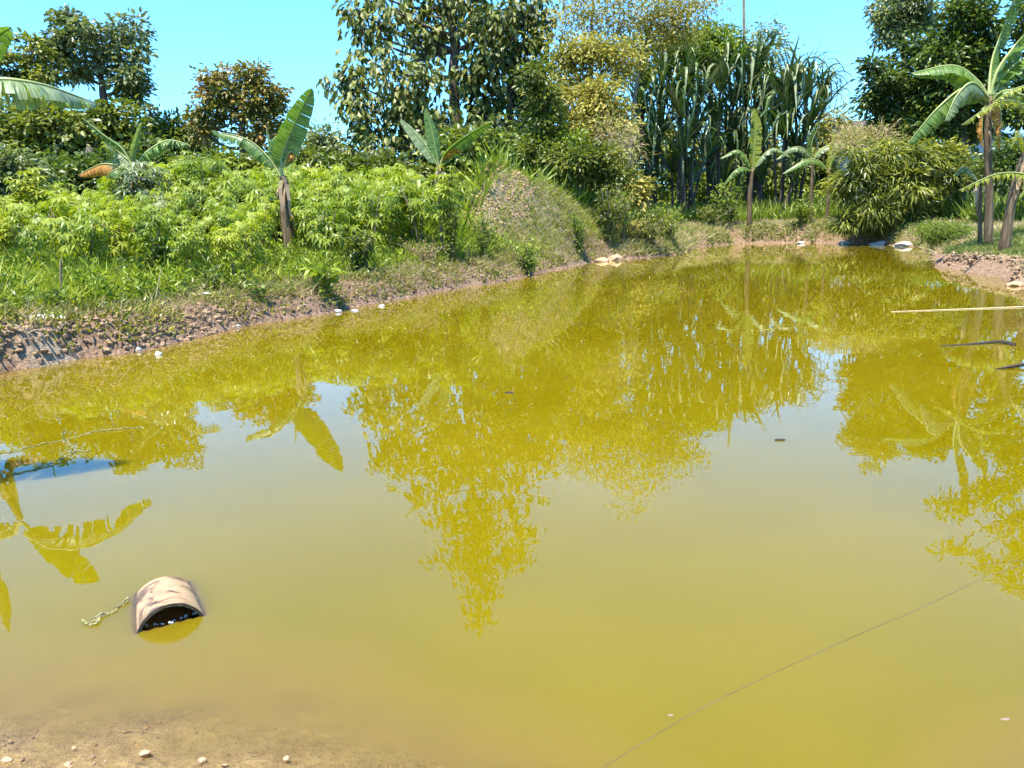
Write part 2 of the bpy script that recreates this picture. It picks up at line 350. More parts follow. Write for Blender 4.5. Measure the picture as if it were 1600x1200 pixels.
c = mixc(gm.outputs[0], soil.outputs[0], gr.outputs[0]); c = mixc(at_('sand').outputs['Fac'], c, sd.outputs[0])
p = N.new('ShaderNodeBsdfPrincipled'); p.inputs['Roughness'].default_value = .9; p.inputs['Specular IOR Level'].default_value = .15; L.new(c, p.inputs['Base Color'])
b = N.new('ShaderNodeBump'); b.inputs['Strength'].default_value = .9; b.inputs['Distance'].default_value = .05; L.new(a2.outputs[0], b.inputs['Height']); L.new(b.outputs[0], p.inputs['Normal'])
o = N.new('ShaderNodeOutputMaterial'); L.new(p.outputs[0], o.inputs[0])

# ------------------------------------------------------------ pipe (geometry first: the water needs to know how deep it lies)
ma, mb_ = G(214, 990), G(319, 963); ch = mb_ - ma; chord = np.linalg.norm(ch); lat = ch / chord
ax = np.array([-lat[1], lat[0], 0]); PIPE_R, PIPE_L, TILT = chord / 2 / .93, .36, R(6)
zc = -PIPE_R * (1 - .93 ** 2) ** .5
mid = (ma + mb_) / 2 + np.array([0, 0, zc]); axd = ax * math.cos(TILT) + np.array([0, 0, -math.sin(TILT)])
upd = np.cross(lat, axd); upd = upd if upd[2] > 0 else -upd
# ------------------------------------------------------------ water
xs = lines([(-16, -5, .5), (-5, -1.7, .12), (-1.7, -.55, .02), (-.55, 2, .1), (2, 26, .5)])
ys = lines([(.7, 2.3, .05), (2.3, 3.3, .02), (3.3, 6, .12), (6, 40, .4)])
def wz(x, y):
    z, s = gz(x, y, True); dep = -z
    rx, ry = x - mid[0], y - mid[1]; a = rx * ax[0] + ry * ax[1]; bl = rx * lat[0] + ry * lat[1]
    zz = -(mid[2] - a * math.tan(TILT)); rad = np.hypot(bl, zz) - PIPE_R; aout = np.maximum(0, np.maximum(-a, a - PIPE_L))
    dist = np.hypot(aout, np.maximum(rad, 0)); dist = np.where((rad < 0) & (a > .0) & (a < PIPE_L), 0, dist); dist = np.where((rad < 0) & (a <= 0), np.hypot(aout, .03), dist)
    dep = np.minimum(dep, dist * 5)
    return np.zeros_like(x), dep
V, Q, D = grid_mesh(xs, ys, wz)
keep = (D[Q] > -.35).any(1)
water = mesh('water', V, Q[keep], None, smooth=True); tag(water, kind='structure')
attr(water, 'depth', np.clip(D, 0, 2))
m, n, N, L = new_mat('pond_water'); water.data.materials.append(m)
tc = N.new('ShaderNodeNewGeometry')
w1 = noise(.35, 3); w2 = noise(1.1, 2)
body = ramp(N, [(.112, .086, .001), (.124, .094, .0015), (.140, .105, .003)], [.35, .5, .68]); L.new(w1.outputs[0], body.inputs[0])
df = N.new('ShaderNodeSubsurfaceScattering'); df.falloff = 'BURLEY'; df.inputs['Scale'].default_value = .25; df.inputs['Radius'].default_value = (1, .9, .5)
# suspended silt is browner near the shore
dpt = at_('depth')
shr = N.new('ShaderNodeMapRange'); L.new(dpt.outputs['Fac'], shr.inputs[0]); shr.inputs[1].default_value = 0; shr.inputs[2].default_value = .16; shr.inputs[3].default_value = 1; shr.inputs[4].default_value = 0
silt = N.new('ShaderNodeRGB'); silt.outputs[0].default_value = (.19, .122, .022, 1)
L.new(mixc(shr.outputs[0], body.outputs[0], silt.outputs[0]), df.inputs[0])
ex = N.new('ShaderNodeMath'); ex.operation = 'MULTIPLY'; ex.inputs[1].default_value = -18; L.new(dpt.outputs['Fac'], ex.inputs[0])
e2 = N.new('ShaderNodeMath'); e2.operation = 'EXPONENT'; L.new(ex.outputs[0], e2.inputs[0])
tr = N.new('ShaderNodeBsdfTransparent'); tr.inputs[0].default_value = (.92, .85, .6, 1)
ms = N.new('ShaderNodeMixShader'); L.new(e2.outputs[0], ms.inputs[0]); L.new(df.outputs[0], ms.inputs[1]); L.new(tr.outputs[0], ms.inputs[2])
gl = N.new('ShaderNodeBsdfGlossy'); gl.inputs['Roughness'].default_value = .003; gl.inputs[0].default_value = (1, 1, 1, 1)
bp = N.new('ShaderNodeBump'); bp.inputs['Strength'].default_value = .05; bp.inputs['Distance'].default_value = .02
wn = N.new('ShaderNodeTexNoise'); wn.inputs['Scale'].default_value = 2.2; wn.inputs['Detail'].default_value = 3; L.new(tc.outputs['Position'], wn.inputs['Vector'])
L.new(wn.outputs[0], bp.inputs['Height']); L.new(bp.outputs[0], gl.inputs['Normal'])
fr = N.new('ShaderNodeFresnel'); fr.inputs[0].default_value = 1.38; L.new(bp.outputs[0], fr.inputs['Normal'])
mg = N.new('ShaderNodeMixShader'); L.new(fr.outputs[0], mg.inputs[0]); L.new(ms.outputs[0], mg.inputs[1]); L.new(gl.outputs[0], mg.inputs[2])
o = N.new('ShaderNodeOutputMaterial'); L.new(mg.outputs[0], o.inputs[0])

# ------------------------------------------------------------ trees
def unit(n): return nrm(rng.normal(size=(n, 3)))
def tree(name, label, cat, d, trunk, blobs, leaf, n_leaf, mat, tm=OVAL, droop=.3, clump=.5, per=26, bark='bark', group=None,
         out=.45, depth=1.0, refl=False, twigs=True, limbr=.35, flat=.5):
    """trunk: [(px,py,radius)], blobs: [(px,py,rx,ry)] given where they are seen; every one is built at its real size at distance d"""
    PP = PR if refl else P
    k = d / F
    tp = [PP(a, b_, d) for a, b_, c_ in trunk]; tr_ = [c_ for a, b_, c_ in trunk]
    tp[0] = np.array([tp[0][0], tp[0][1], g1(tp[0][0], tp[0][1]) - .1]); base = tp[0].copy(); base[2] += .1
    e = empty(name, base, label, cat, group)
    tb = MB(); npts = max(6, 4 * len(tp)); cp = curve(tp, npts); rr = np.interp(np.linspace(0, 1, npts), np.linspace(0, 1, len(tr_)), tr_)
    cp[1:-1] += rng.normal(size=(npts - 2, 3)) * .04 * d / 35
    tb.tube(cp, rr, 8, jit=.06)
    vol = np.array([b_[2] * b_[3] for b_ in blobs], float); vol /= vol.sum()
    O = []; U = []
    for bi, b_ in enumerate(blobs):
        c_ = (PR if len(b_) > 4 else PP)(b_[0], b_[1], d); r3 = np.array([b_[2] * k, b_[2] * k * depth, b_[3] * k])
        c_ = c_ + np.array([0, rng.normal() * .35 * r3[1], 0])
        nc = max(2, int(n_leaf * vol[bi] / per)); dr = unit(nc)
        cc = c_ + dr * (rng.uniform(0, 1, (nc, 1)) ** out) * r3 * (1 + .12 * rng.normal(size=(nc, 1)))
        # limb from the trunk to the blob
        zi = np.argmin(np.abs(cp[:, 2] - (c_[2] - .6 * r3[2] - .12 * np.linalg.norm(cp[:, :2].mean(0) - c_[:2]) - .3)) + .25 * np.linalg.norm(cp[:, :2] - c_[:2], axis=1))
        st = cp[zi]; r0 = max(.02, rr[zi] * limbr * 1.4)
        mp_ = (st + c_) / 2 + np.array([0, 0, -.08 * np.linalg.norm(c_ - st)]) + rng.normal(size=3) * .12
        tb.tube(curve([st, mp_, c_], 6), np.linspace(r0, r0 * .35, 6), 5)
        if twigs:
            for q in cc[: min(nc, 14)]:
                tb.tube(curve([c_, (c_ + q) / 2 + rng.normal(size=3) * .1 * r3.mean(), q], 4), np.linspace(r0 * .35, r0 * .12, 4), 4, cap=False)
        m_ = rng.poisson(per * rng.uniform(.3, 1.7, nc)) + 2
        ci = np.repeat(np.arange(nc), m_); off = rng.normal(size=(len(ci), 3)) * clump * np.array([1, 1, flat])
        O.append(cc[ci] + off); U.append(nrm(off) + nrm(cc[ci] - c_) * .5)
    O = np.concatenate(O); U = np.concatenate(U); U = U + rng.normal(size=U.shape) * .35; U[:, 2] -= droop
    kz = O[:, 2] > g1(base[0], base[1]) + .05; O = O[kz]; U = U[kz]
    W = np.array([0, 0, 1.]) + rng.normal(size=U.shape) * .55; n = len(O)
    L_ = leaf[0] * rng.uniform(.65, 1.25, n)
    Vv, Ff = scatter(tm, O - U * .0, U, W, L_, L_ * leaf[1] / leaf[0])
    tb.build('trunk', M[bark], e, True, off=base)
    mesh('crown', Vv - base, Ff, M[mat], e)
    return e
FOR = None
def bush(name, label, d, blobs, leaf, n_leaf, mat, **kw):
    blobs = [(b_[0] + rng.normal() * 4, b_[1] + rng.normal() * 3, b_[2] * rng.uniform(.7, 1.2), b_[3] * rng.uniform(.7, 1.3)) for b_ in blobs]
    cx = np.mean([b_[0] for b_ in blobs]); by = max(b_[1] + b_[3] for b_ in blobs)
    kw.setdefault('bark', 'twig'); cat = kw.pop('cat', 'bush')
    return tree(name, label, cat, d, [(cx, by + 8, .04), (cx, by - 25, .03)], blobs, leaf, n_leaf, mat, **kw)

# far left
tree('broadleaf_tree', 'dark olive tree at the left edge, its crown cut by the frame', 'tree', 46, [(30, 300, .3), (30, 200, .25), (25, 110, .12)],
     [(5, 85, 40, 28), (45, 80, 26, 24), (30, 120, 40, 24), (-30, 120, 50, 40), (65, 115, 20, 18)], (.34, .19), 3300, 'mid', clump=.3)
tree('broadleaf_tree', 'tall grey-green tree with an open ragged crown at upper left', 'tree', 48, [(168, 310, .32), (166, 200, .28), (160, 130, .18), (150, 80, .1)],
     [(115, 40, 28, 20), (140, 60, 36, 24), (90, 75, 30, 20), (190, 55, 30, 22), (205, 90, 26, 16), (160, 95, 40, 20), (120, 112, 34, 14), (212, 125, 26, 20), (75, 68, 16, 20), (185, 130, 26, 16), (214, 45, 10, 14), (112, 22, 10, 10), (210, 150, 18, 12)],
     (.34, .2), 4600, 'grey', clump=.28)
for i, (lab, d, bl, mt) in enumerate([
    ('dark green tree filling the left edge under the banana leaf', 38, [(10, 190, 55, 40), (60, 220, 45, 40), (20, 250, 50, 40), (90, 200, 40, 34)], 'mid'),
    ('dense dark tree directly below the tall grey-green tree', 40, [(135, 195, 44, 34), (175, 190, 34, 30), (150, 245, 50, 44), (110, 240, 40, 40), (195, 215, 30, 30)], 'mid'),
    ('low dark tree behind the banana with the brown leaf', 36, [(110, 290, 50, 40), (180, 285, 50, 44), (60, 275, 40, 34), (230, 260, 40, 34)], 'dark')]):
    tree('broadleaf_tree', lab, 'tree', d, [(bl[0][0] + 30, 330, .25), (bl[0][0] + 30, 230, .15)], bl, (.34, .2), 4600, mt, clump=.32)
tree('broadleaf_tree', 'mid-green tree between the snag and the reddish tree', 'tree', 50, [(270, 300, .2), (270, 220, .1)], [(240, 215, 26, 24), (285, 210, 36, 24), (315, 225, 20, 24), (270, 235, 50, 20)], (.34, .18), 3400, 'mid')
tree('broadleaf_tree', 'rounded tree with reddish young leaves on its left top', 'tree', 47, [(378, 300, .28), (380, 220, .24), (382, 160, .14)],
     [(350, 120, 28, 16), (395, 125, 34, 20), (420, 150, 26, 26), (345, 145, 32, 18), (385, 160, 40, 22), (415, 190, 28, 22), (350, 180, 24, 18), (325, 150, 20, 14), (400, 215, 34, 16), (318, 180, 14, 18), (320, 205, 16, 22)], (.3, .17), 5200, 'red', clump=.28)
tree('broadleaf_tree', 'small distant dark tree under the gap of open sky', 'tree', 62, [(503, 290, .2), (503, 230, .12)], [(505, 212, 20, 14), (490, 235, 22, 14), (520, 235, 18, 16), (505, 250, 36, 14)], (.42, .2), 2600, 'grey', clump=.6)
bush('shrub', 'pale grey-green bush at the left edge', 27, [(5, 265, 40, 30), (45, 280, 34, 26), (15, 300, 60, 22)], (.22, .11), 5200, 'grey', clump=.28, cat='bush')
for px_, lab in ((560, 'low olive bush behind the cassava left of the broad-leaved tree'), (480, 'low olive bush behind the tall banana leaf'), (350, 'low dark bush behind the cassava under the reddish tree')):
    bush('shrub', lab, 33, [(px_, 262, 50, 20), (px_ + 40, 270, 40, 18), (px_ - 40, 270, 40, 18)], (.28, .14), 3600, 'mid', clump=.35)
# thin snag
e = empty('dead_tree', (0, 0, 0), 'thin bare snag with one side twig, standing against the sky', 'tree'); b0 = P(231, 300, 44); b0[2] = g1(b0[0], b0[1]); e.location = b0
tb = MB(); tb.tube([b0 - b0, P(233, 230, 44) - b0, P(234, 185, 44) - b0, P(234, 165, 44) - b0], [.13, .09, .06, .03]); tb.build('trunk', M['bark'], e)
tb = MB(); tb.tube([P(234, 185, 44) - b0, P(242, 180, 44) - b0, P(251, 174, 44) - b0], [.05, .035, .02]); tb.build('branch', M['bark'], e)
O = np.repeat([P(234, 168, 44) - b0], 60, 0) + rng.normal(size=(60, 3)) * [.28, .2, .06]; Vv, Ff = scatter(OVAL, O, unit(60), unit(60), np.full(60, .26), np.full(60, .13)); mesh('foliage', Vv, Ff, M['grey'], e)

# centre: the big-leaved tree
tree('broadleaf_tree', 'tallest tree, big drooping leaves on long bare side branches', 'tree', 41,
     [(712, 290, .34), (712, 200, .3), (709, 100, .25), (706, 0, .2), (704, -80, .14), (703, -150, .09), (702, -205, .05)],
     [(655, 20, 36, 12), (600, 45, 34, 11), (560, 20, 22, 14), (585, 60, 24, 10), (640, 60, 34, 10), (745, 20, 40, 16), (750, 60, 36, 14), (665, 95, 26, 10), (555, 85, 10, 6), (690, 0, 30, 12),
      (750, 968, 15, 18, 1), (752, 935, 30, 18, 1), (748, 895, 50, 20, 1), (790, 875, 34, 16, 1), (712, 870, 34, 16, 1), (745, 850, 60, 18, 1), (815, 835, 26, 10, 1), (690, 825, 36, 14, 1), (750, 800, 70, 18, 1),
      (650, 790, 26, 8, 1), (845, 780, 16, 6, 1), (690, 765, 44, 12, 1), (790, 755, 40, 14, 1), (630, 745, 26, 8, 1), (740, 725, 50, 14, 1), (660, 715, 40, 10, 1), (820, 715, 34, 8, 1), (610, 700, 26, 8, 1), (780, 690, 40, 12, 1), (700, 690, 36, 12, 1)],
     (.42, .23), 3500, 'broad', droop=1.3, clump=.30, per=13, out=.5, flat=1.0)
tree('broadleaf_tree', 'leafy tree with draped large leaves left of the tall trunk', 'tree', 39,
     [(640, 290, .2), (636, 200, .16), (600, 120, .08)],
     [(552, 125, 18, 28), (570, 165, 24, 26), (545, 150, 14, 22), (600, 95, 26, 22), (620, 140, 30, 28), (515, 130, 12, 8), (640, 175, 36, 30), (580, 205, 32, 24), (665, 130, 24, 30), (610, 235, 50, 24), (560, 240, 28, 20), (660, 215, 40, 30), (690, 180, 22, 34)],
     (.40, .22), 2400, 'broad', droop=1.4, clump=.3, per=14, out=.45, flat=1.1)
tree('broadleaf_tree', 'dark leafy tree right of the tall trunk', 'tree', 40,
     [(795, 290, .24), (797, 200, .2), (800, 100, .14), (800, 20, .08)],
     [(770, 100, 30, 34), (810, 80, 34, 30), (835, 50, 24, 34), (845, 90, 18, 26), (800, 140, 40, 34), (755, 170, 30, 40), (830, 160, 26, 40), (780, 210, 46, 34), (830, 15, 28, 28), (790, 35, 34, 26), (740, 120, 22, 34), (735, 220, 30, 26), (820, 215, 30, 24)],
     (.40, .22), 3300, 'broad', droop=1.4, clump=.3, per=15, out=.45, flat=1.1)
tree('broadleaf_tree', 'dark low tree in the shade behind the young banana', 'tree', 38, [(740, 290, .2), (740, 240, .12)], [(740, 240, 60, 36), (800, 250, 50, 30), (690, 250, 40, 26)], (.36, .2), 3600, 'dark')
tree('slender_tree', 'tall slender tree with sparse straw-coloured leaves', 'tree', 38,
     [(925, 300, .14), (925, 200, .12), (925, 100, .1), (926, 20, .07), (930, -30, .04)],
     [(905, 25, 30, 20), (945, 20, 30, 18), (970, 40, 28, 22), (885, 45, 16, 12), (935, 70, 20, 14), (915, 5, 24, 12), (990, 800, 13, 16, 1), (992, 770, 22, 14, 1), (960, 745, 40, 14, 1), (1020, 740, 40, 16, 1), (915, 730, 28, 10, 1), (975, 715, 50, 14, 1), (890, 700, 20, 10, 1), (940, 690, 40, 14, 1)], (.19, .08), 3300, 'olive', bark='palebark', clump=.5, per=14, limbr=.25)
tree('slender_tree', 'slender straw-leaved tree leaning right behind the screw pines', 'tree', 39,
     [(985, 300, .14), (988, 200, .11), (1000, 100, .09), (1020, 30, .05)],
     [(1010, 25, 40, 26), (1050, 15, 34, 20), (1040, 50, 36, 24), (1085, 5, 24, 14), (1010, 70, 40, 20), (1070, 45, 26, 16), (1050, 720, 40, 12, 1), (1080, 708, 26, 7, 1), (1040, 690, 44, 14, 1)], (.18, .075), 4600, 'olive', bark='palebark', clump=.4, per=22, limbr=.25)
tree('broadleaf_tree', 'light green rounded crown rising left of the thin pole', 'tree', 46, [(1110, 290, .2), (1110, 150, .14)], [(1105, 55, 26, 14), (1130, 62, 22, 14), (1090, 70, 24, 14), (1120, 92, 50, 16), (1060, 85, 30, 20)], (.28, .14), 3600, 'light', clump=.4)
tree('broadleaf_tree', 'faint feathery distant tree right of the thin pole', 'tree', 75, [(1195, 290, .2), (1195, 90, .1)], [(1190, 45, 14, 8), (1175, 60, 12, 8), (1208, 62, 12, 8), (1195, 80, 28, 14)], (.5, .2), 700, 'grey', clump=.7)
for lab, d, bl, mt, nl in [
    ('olive bush with yellowish top in the middle of the far bank', 33, [(900, 75, 26, 22), (930, 85, 40, 26), (880, 100, 22, 26), (910, 130, 44, 26), (960, 100, 36, 28)], 'olive', 4200),
    ('yellow-green bush between dark tree and screw pines', 31.5, [(870, 150, 26, 26), (910, 165, 40, 30), (950, 150, 30, 34), (965, 190, 30, 34), (900, 200, 44, 26)], 'olive', 5500),
    ('small fresh green bush above the mound top', 30, [(900, 218, 20, 14), (882, 240, 24, 16), (915, 242, 20, 14), (890, 262, 24, 14), (925, 262, 20, 12)], 'light', 2000),
    ('dark rounded shrub just behind the mound', 29.5, [(850, 240, 34, 22), (890, 255, 40, 22), (935, 250, 34, 28), (960, 270, 26, 20)], 'mid', 5200),
    ('pale leafy shrub hanging in front of the dark tree', 30, [(845, 175, 22, 26), (855, 210, 24, 26), (840, 120, 16, 20)], 'mid', 2600)]:
    bush('shrub', lab, d, bl, (.2, .1), nl, mt, clump=.26)
bush('shrub', 'tangle of bare pinkish twigs left of the screw pines', 30, [(960, 205, 26, 26), (975, 235, 22, 24)], (.3, .02), 900, 'hay', clump=.3, tm=DIAM, droop=.2)
# back row that closes the gaps
for i, (px_, py_, lab) in enumerate(((830, 235, 'far shaded tree behind the shrubs of the mound'), (1010, 215, 'far tree seen between bush and screw pines'), (1150, 235, 'far shaded tree behind the left screw pine'), (1260, 240, 'far tree behind the right screw pine'))):
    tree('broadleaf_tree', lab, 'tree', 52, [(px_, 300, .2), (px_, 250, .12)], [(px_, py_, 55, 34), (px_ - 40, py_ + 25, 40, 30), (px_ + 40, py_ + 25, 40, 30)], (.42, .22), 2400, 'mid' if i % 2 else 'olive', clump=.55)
tree('broadleaf_tree', 'yellowish small tree right of the screw pines', 'tree', 50, [(1305, 300, .15), (1305, 240, .1)], [(1305, 185, 14, 14), (1300, 205, 22, 16), (1310, 225, 26, 16)], (.28, .12), 1800, 'olive', clump=.4)
# far wood behind everything
O = []; 
for k in range(420):
    px_ = rng.uniform(-250, 1850); d = rng.uniform(72, 95); c_ = P(px_, 320, d); c_[2] = rng.uniform(.8, 4.6) * (1 + .25 * wob(c_[0], c_[1], 30, 77)); O.append(c_ + rng.normal(size=(70, 3)) * [1.5, 1.2, .8])
O = np.concatenate(O); V_, F_ = scatter(OVAL, O, rng.normal(size=O.shape) - [0, 0, .3], np.array([0, 0, 1.]) + rng.normal(size=O.shape) * .6, rng.uniform(.4, .8, len(O)), rng.uniform(.2, .45, len(O)))
o = mesh('far_wood', V_, F_, M['mid']); tag(o, 'distant low wood closing the view behind the trees', 'wood', kind='stuff')
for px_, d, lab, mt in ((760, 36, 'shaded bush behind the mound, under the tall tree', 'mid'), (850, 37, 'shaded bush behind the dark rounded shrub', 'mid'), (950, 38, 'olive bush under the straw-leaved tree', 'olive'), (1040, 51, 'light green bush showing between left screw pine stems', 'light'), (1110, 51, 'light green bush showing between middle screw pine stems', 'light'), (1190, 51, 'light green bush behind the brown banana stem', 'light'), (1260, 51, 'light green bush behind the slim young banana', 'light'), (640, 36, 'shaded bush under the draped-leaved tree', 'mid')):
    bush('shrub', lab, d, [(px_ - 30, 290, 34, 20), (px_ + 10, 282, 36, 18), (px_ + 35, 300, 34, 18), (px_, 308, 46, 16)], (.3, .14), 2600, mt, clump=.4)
# right
tree('broadleaf_tree', 'tall narrow grey tree at upper right', 'tree', 42, [(1410, 300, .25), (1410, 150, .2), (1410, 40, .1)],
     [(1390, 15, 20, 26), (1420, 5, 28, 26), (1440, 25, 16, 26), (1400, 50, 28, 20), (1380, 60, 10, 12), (1368, 722, 10, 14, 1), (1366, 700, 20, 16, 1), (1364, 672, 32, 18, 1)], (.26, .12), 4200, 'grey', clump=.26)
tree('broadleaf_tree', 'dark glossy tree whose lower crown bulges over the shrub', 'tree', 36, [(1400, 310, .25), (1402, 230, .2), (1405, 150, .12)],
     [(1360, 105, 14, 12), (1375, 130, 22, 20), (1395, 115, 26, 20), (1370, 160, 26, 22), (1405, 165, 32, 37.2), (1385, 200, 26, 22), (1420, 205, 28, 22), (1430, 130, 26, 28), (1440, 80, 26, 24), (1430, 170, 30, 37.2)], (.26, .13), 7500, 'dark', clump=.22)
tree('broadleaf_tree', 'tallest dark glossy tree at right, behind the arching banana leaves', 'tree', 35, [(1500, 320, .3), (1502, 200, .24), (1505, 80, .12)],
     [(1505, 15, 26, 24), (1520, 40, 34, 24), (1485, 55, 30, 24), (1500, 90, 46, 37.2), (1465, 90, 28, 26), (1545, 70, 26, 26), (1470, 130, 44, 37.2), (1530, 130, 40, 39.5), (1480, 180, 44, 37.2), (1530, 190, 40, 37.2), (1560, 110, 22, 22), (1462, 700, 18, 12, 1), (1450, 678, 28, 14, 1), (1450, 200, 30, 24)], (.26, .13), 12500, 'dark', clump=.22)
tree('broadleaf_tree', 'dark tree cut off by the upper right corner', 'tree', 34, [(1640, 320, .3), (1630, 120, .2), (1620, 60, .1)], [(1610, 30, 26, 24), (1630, 60, 34, 39.5), (1600, 10, 18, 12), (1650, 10, 40, 37.2), (1640, 120, 36, 40), (1600, 185, 30, 24), (1575, 170, 26, 20)], (.26, .13), 4200, 'dark', clump=.24)
# broad shrub with strap leaflets
STRAP = (np.array([(0, -.3, 0), (0, .3, 0), (.45, -.5, .1), (.45, .5, .1), (1, 0, -.22)]), np.array([(0, 1, 3), (0, 3, 2), (2, 3, 4)]))
bush('shrub', 'big yellow-green shrub with narrow leaves overhanging the far shore', 32.6, [(1352, 262, 22, 18), (1376, 244, 22, 16), (1410, 240, 26, 16), (1440, 255, 26, 18), (1478, 268, 24, 18), (1335, 290, 22, 20), (1372, 285, 24, 20), (1408, 282, 28, 22), (1448, 292, 26, 18), (1345, 322, 22, 20), (1382, 325, 26, 20), (1330, 350, 18, 18), (1362, 352, 22, 18), (1395, 355, 22, 18), (1425, 325, 22, 14), (1415, 258, 22, 18), (1318, 300, 12, 9), (1505, 258, 14, 7), (1394, 222, 12, 9), (1446, 234, 10, 7), (1332, 240, 10, 8), (1465, 300, 18, 8)], (.42, .055), 13000, 'shrub', tm=STRAP, droop=.5, clump=.22, per=26)
bush('shrub', 'olive leafy bush behind the yellow-green shrub', 34, [(1470, 245, 36, 20), (1505, 250, 30, 20), (1500, 275, 30, 20)], (.2, .1), 4200, 'shrub', clump=.26)
bush('shrub', 'dark green low bush at the waterline under the big shrub', 33.6, [(1430, 350, 26, 20), (1450, 335, 24, 18), (1320, 352, 18, 16)], (.2, .08), 2600, 'mid', clump=.22)
bush('shrub', 'dark bush half hiding the white house at the right edge', 30, [(1590, 238, 26, 16), (1562, 262, 24, 16), (1610, 270, 26, 18), (1578, 285, 24, 12)], (.2, .1), 3400, 'dark', clump=.24)
bush('shrub', 'straw-coloured plume-like bush at the top of the big shrub', 35, [(1345, 218, 20, 16), (1365, 215, 20, 18), (1330, 230, 16, 14), (1410, 228, 12, 14)], (.24, .03), 2600, 'hay', tm=STRAP, droop=-.5, clump=.3)
bush('shrub', 'fine grey-green bush spreading at the grassy right shore', 25, [(1460, 360, 24, 16), (1480, 375, 26, 18), (1500, 358, 20, 12)], (.1, .025), 4200, 'light', clump=.2, cat='bush')

# tall tree outside the frame whose branches mirror in the water
tree('feathery_tree', 'tree standing outside the right edge, only its twigs mirrored', 'tree', 20.5, [(1760, 500, .16), (1720, 700, .12), (1680, 800, .08)],
     [(1500, 785, 40, 10), (1560, 770, 40, 14), (1590, 740, 30, 14), (1480, 858, 22, 6), (1510, 868, 26, 8), (1545, 890, 26, 8), (1590, 880, 24, 12), (1570, 830, 30, 8), (1600, 810, 30, 12), (1600, 915, 16, 8), (1475, 800, 14, 4), (1640, 850, 60, 37.2)], (.22, .07), 2600, 'light', refl=True, clump=.16, per=20, depth=.4, limbr=.3)

# ------------------------------------------------------------ screw pines
def strap_leaf(L_, wd, bend, droop_at):
    """arching strap folded along its middle; x out, z up, starts at origin"""
    n = 9; pts = []; a = R(62); x_ = z_ = 0
    for i in range(n):
        pts.append((x_, 0, z_)); t = i / (n - 1)
        aa = R(62) - bend * (1 / (1 + math.exp(-(t - droop_at) * 12))) - .25 * t
        x_ += math.cos(aa) * L_ / (n - 1); z_ += math.sin(aa) * L_ / (n - 1)
    pts = np.array(pts); V = []; q = []
    for i, p_ in enumerate(pts):
        t = i / (n - 1); w_ = wd * (1 - t ** 3) * (.7 + .3 * min(1, t * 5)) * .5
        V += [p_ + (0, -w_, .25 * w_), p_ + (0, 0, -.25 * w_), p_ + (0, w_, .25 * w_)]
    for i in range(n - 1):
        for j in (0, 1): a = i * 3 + j; q.append((a, a + 1, a + 4, a + 3))
    return np.array(V), np.array(q, np.int32)
SLV = []
for k, (L_, wd, bend, da) in enumerate([(2.1, .10, .1, .5), (2.3, .10, .45, .6), (2.3, .10, 1.3, .6), (2.9, .10, 2.4, .5), (2.6, .10, 2.1, .62), (3.0, .10, 2.6, .36)]):
    V_, q_ = strap_leaf(L_, wd, bend, da)
    for mt in ('pandan', 'pandan_dry'):
        o = mesh('leaf', V_, q_, M[mt], None, False, link=False); SLV.append(o.data)
        bpy.data.objects.remove(o)
def screwpine(label, d, base_px, heads, nleaf=34, dry=.12):
    b0 = P(base_px, 330, d); b0[2] = g1(b0[0], b0[1]); e = empty('screw_pine', b0, label, 'screw pine', 'screw pines on the far bank')
    tb = MB()
    for (px_, py_, s_) in heads:
        h = P(px_, py_, d + rng.uniform(-.9, .9)); hb = h - b0
        st = np.array([rng.normal() * .35, rng.normal() * .25, 0]) + np.array([hb[0] * .55, 0, -.2])
        tb.tube(curve([st, (st * .5 + hb * .5) * [.7, 1, 1] + np.array([0, 0, -.8]), hb], 7), np.linspace(.10, .06, 7), 6, jit=.08)
        for k in range(nleaf):
            az = rng.uniform(0, 2 * math.pi); u = rng.uniform()
            kind = int(rng.choice([0, 1, 2, 3, 4, 5], p=[.17, .16, .2, .18, .16, .13])); dr = rng.uniform() < dry * (2.2 if kind in (3, 5) else 1)
            o = bpy.data.objects.new('leaf', SLV[kind * 2 + int(dr)]); col.objects.link(o); o.parent = e
            o.location = Vector(hb + rng.normal(size=3) * .06)
            o.rotation_euler = (rng.normal() * .12, rng.uniform(-.55, .35) if kind > 1 else rng.uniform(-.4, .5), az); sc_ = s_ * rng.uniform(1.0, 1.55); o.scale = (sc_, sc_ * rng.uniform(.9, 1.55), sc_)
    # stilt roots
    for k in range(5):
        a = rng.uniform(0, 6.28); tb.tube([np.array([0, 0, .9]), np.array([math.cos(a) * .5, math.sin(a) * .4, -.1])], [.05, .04], 5)
    tb.build('trunk', M['bark'], e, True)
screwpine('leftmost screw pine, its strap leaves over the pinkish twigs', 44, 1015, [(1005, 140, 1.0), (1030, 160, 1), (1000, 190, .95), (1030, 215, 1), (1015, 250, .9), (1045, 120, 1.0), (990, 235, .8), (1020, 285, .7), (1000, 160, .9)])
screwpine('second screw pine from the left with long hanging leaves', 43, 1062, [(1075, 135, 1.05), (1090, 165, 1), (1065, 185, 1), (1085, 215, 1), (1065, 245, 1), (1050, 270, .9), (1100, 250, .9), (1080, 290, .8), (1060, 150, 1)], dry=.22)
screwpine('screw pine in the middle of the group, behind the brown banana stem', 44.5, 1120, [(1125, 140, 1.0), (1145, 165, 1), (1120, 190, 1), (1140, 215, 1), (1115, 240, 1), (1150, 250, .9), (1110, 130, .9), (1130, 285, .8)], dry=.22)
screwpine('fourth screw pine, reaching highest left of the big fan head', 45, 1180, [(1180, 130, 1.1), (1165, 165, 1), (1195, 175, 1), (1180, 215, 1), (1170, 250, .9), (1200, 150, 1), (1190, 285, .75), (1155, 120, .9)], dry=.15)
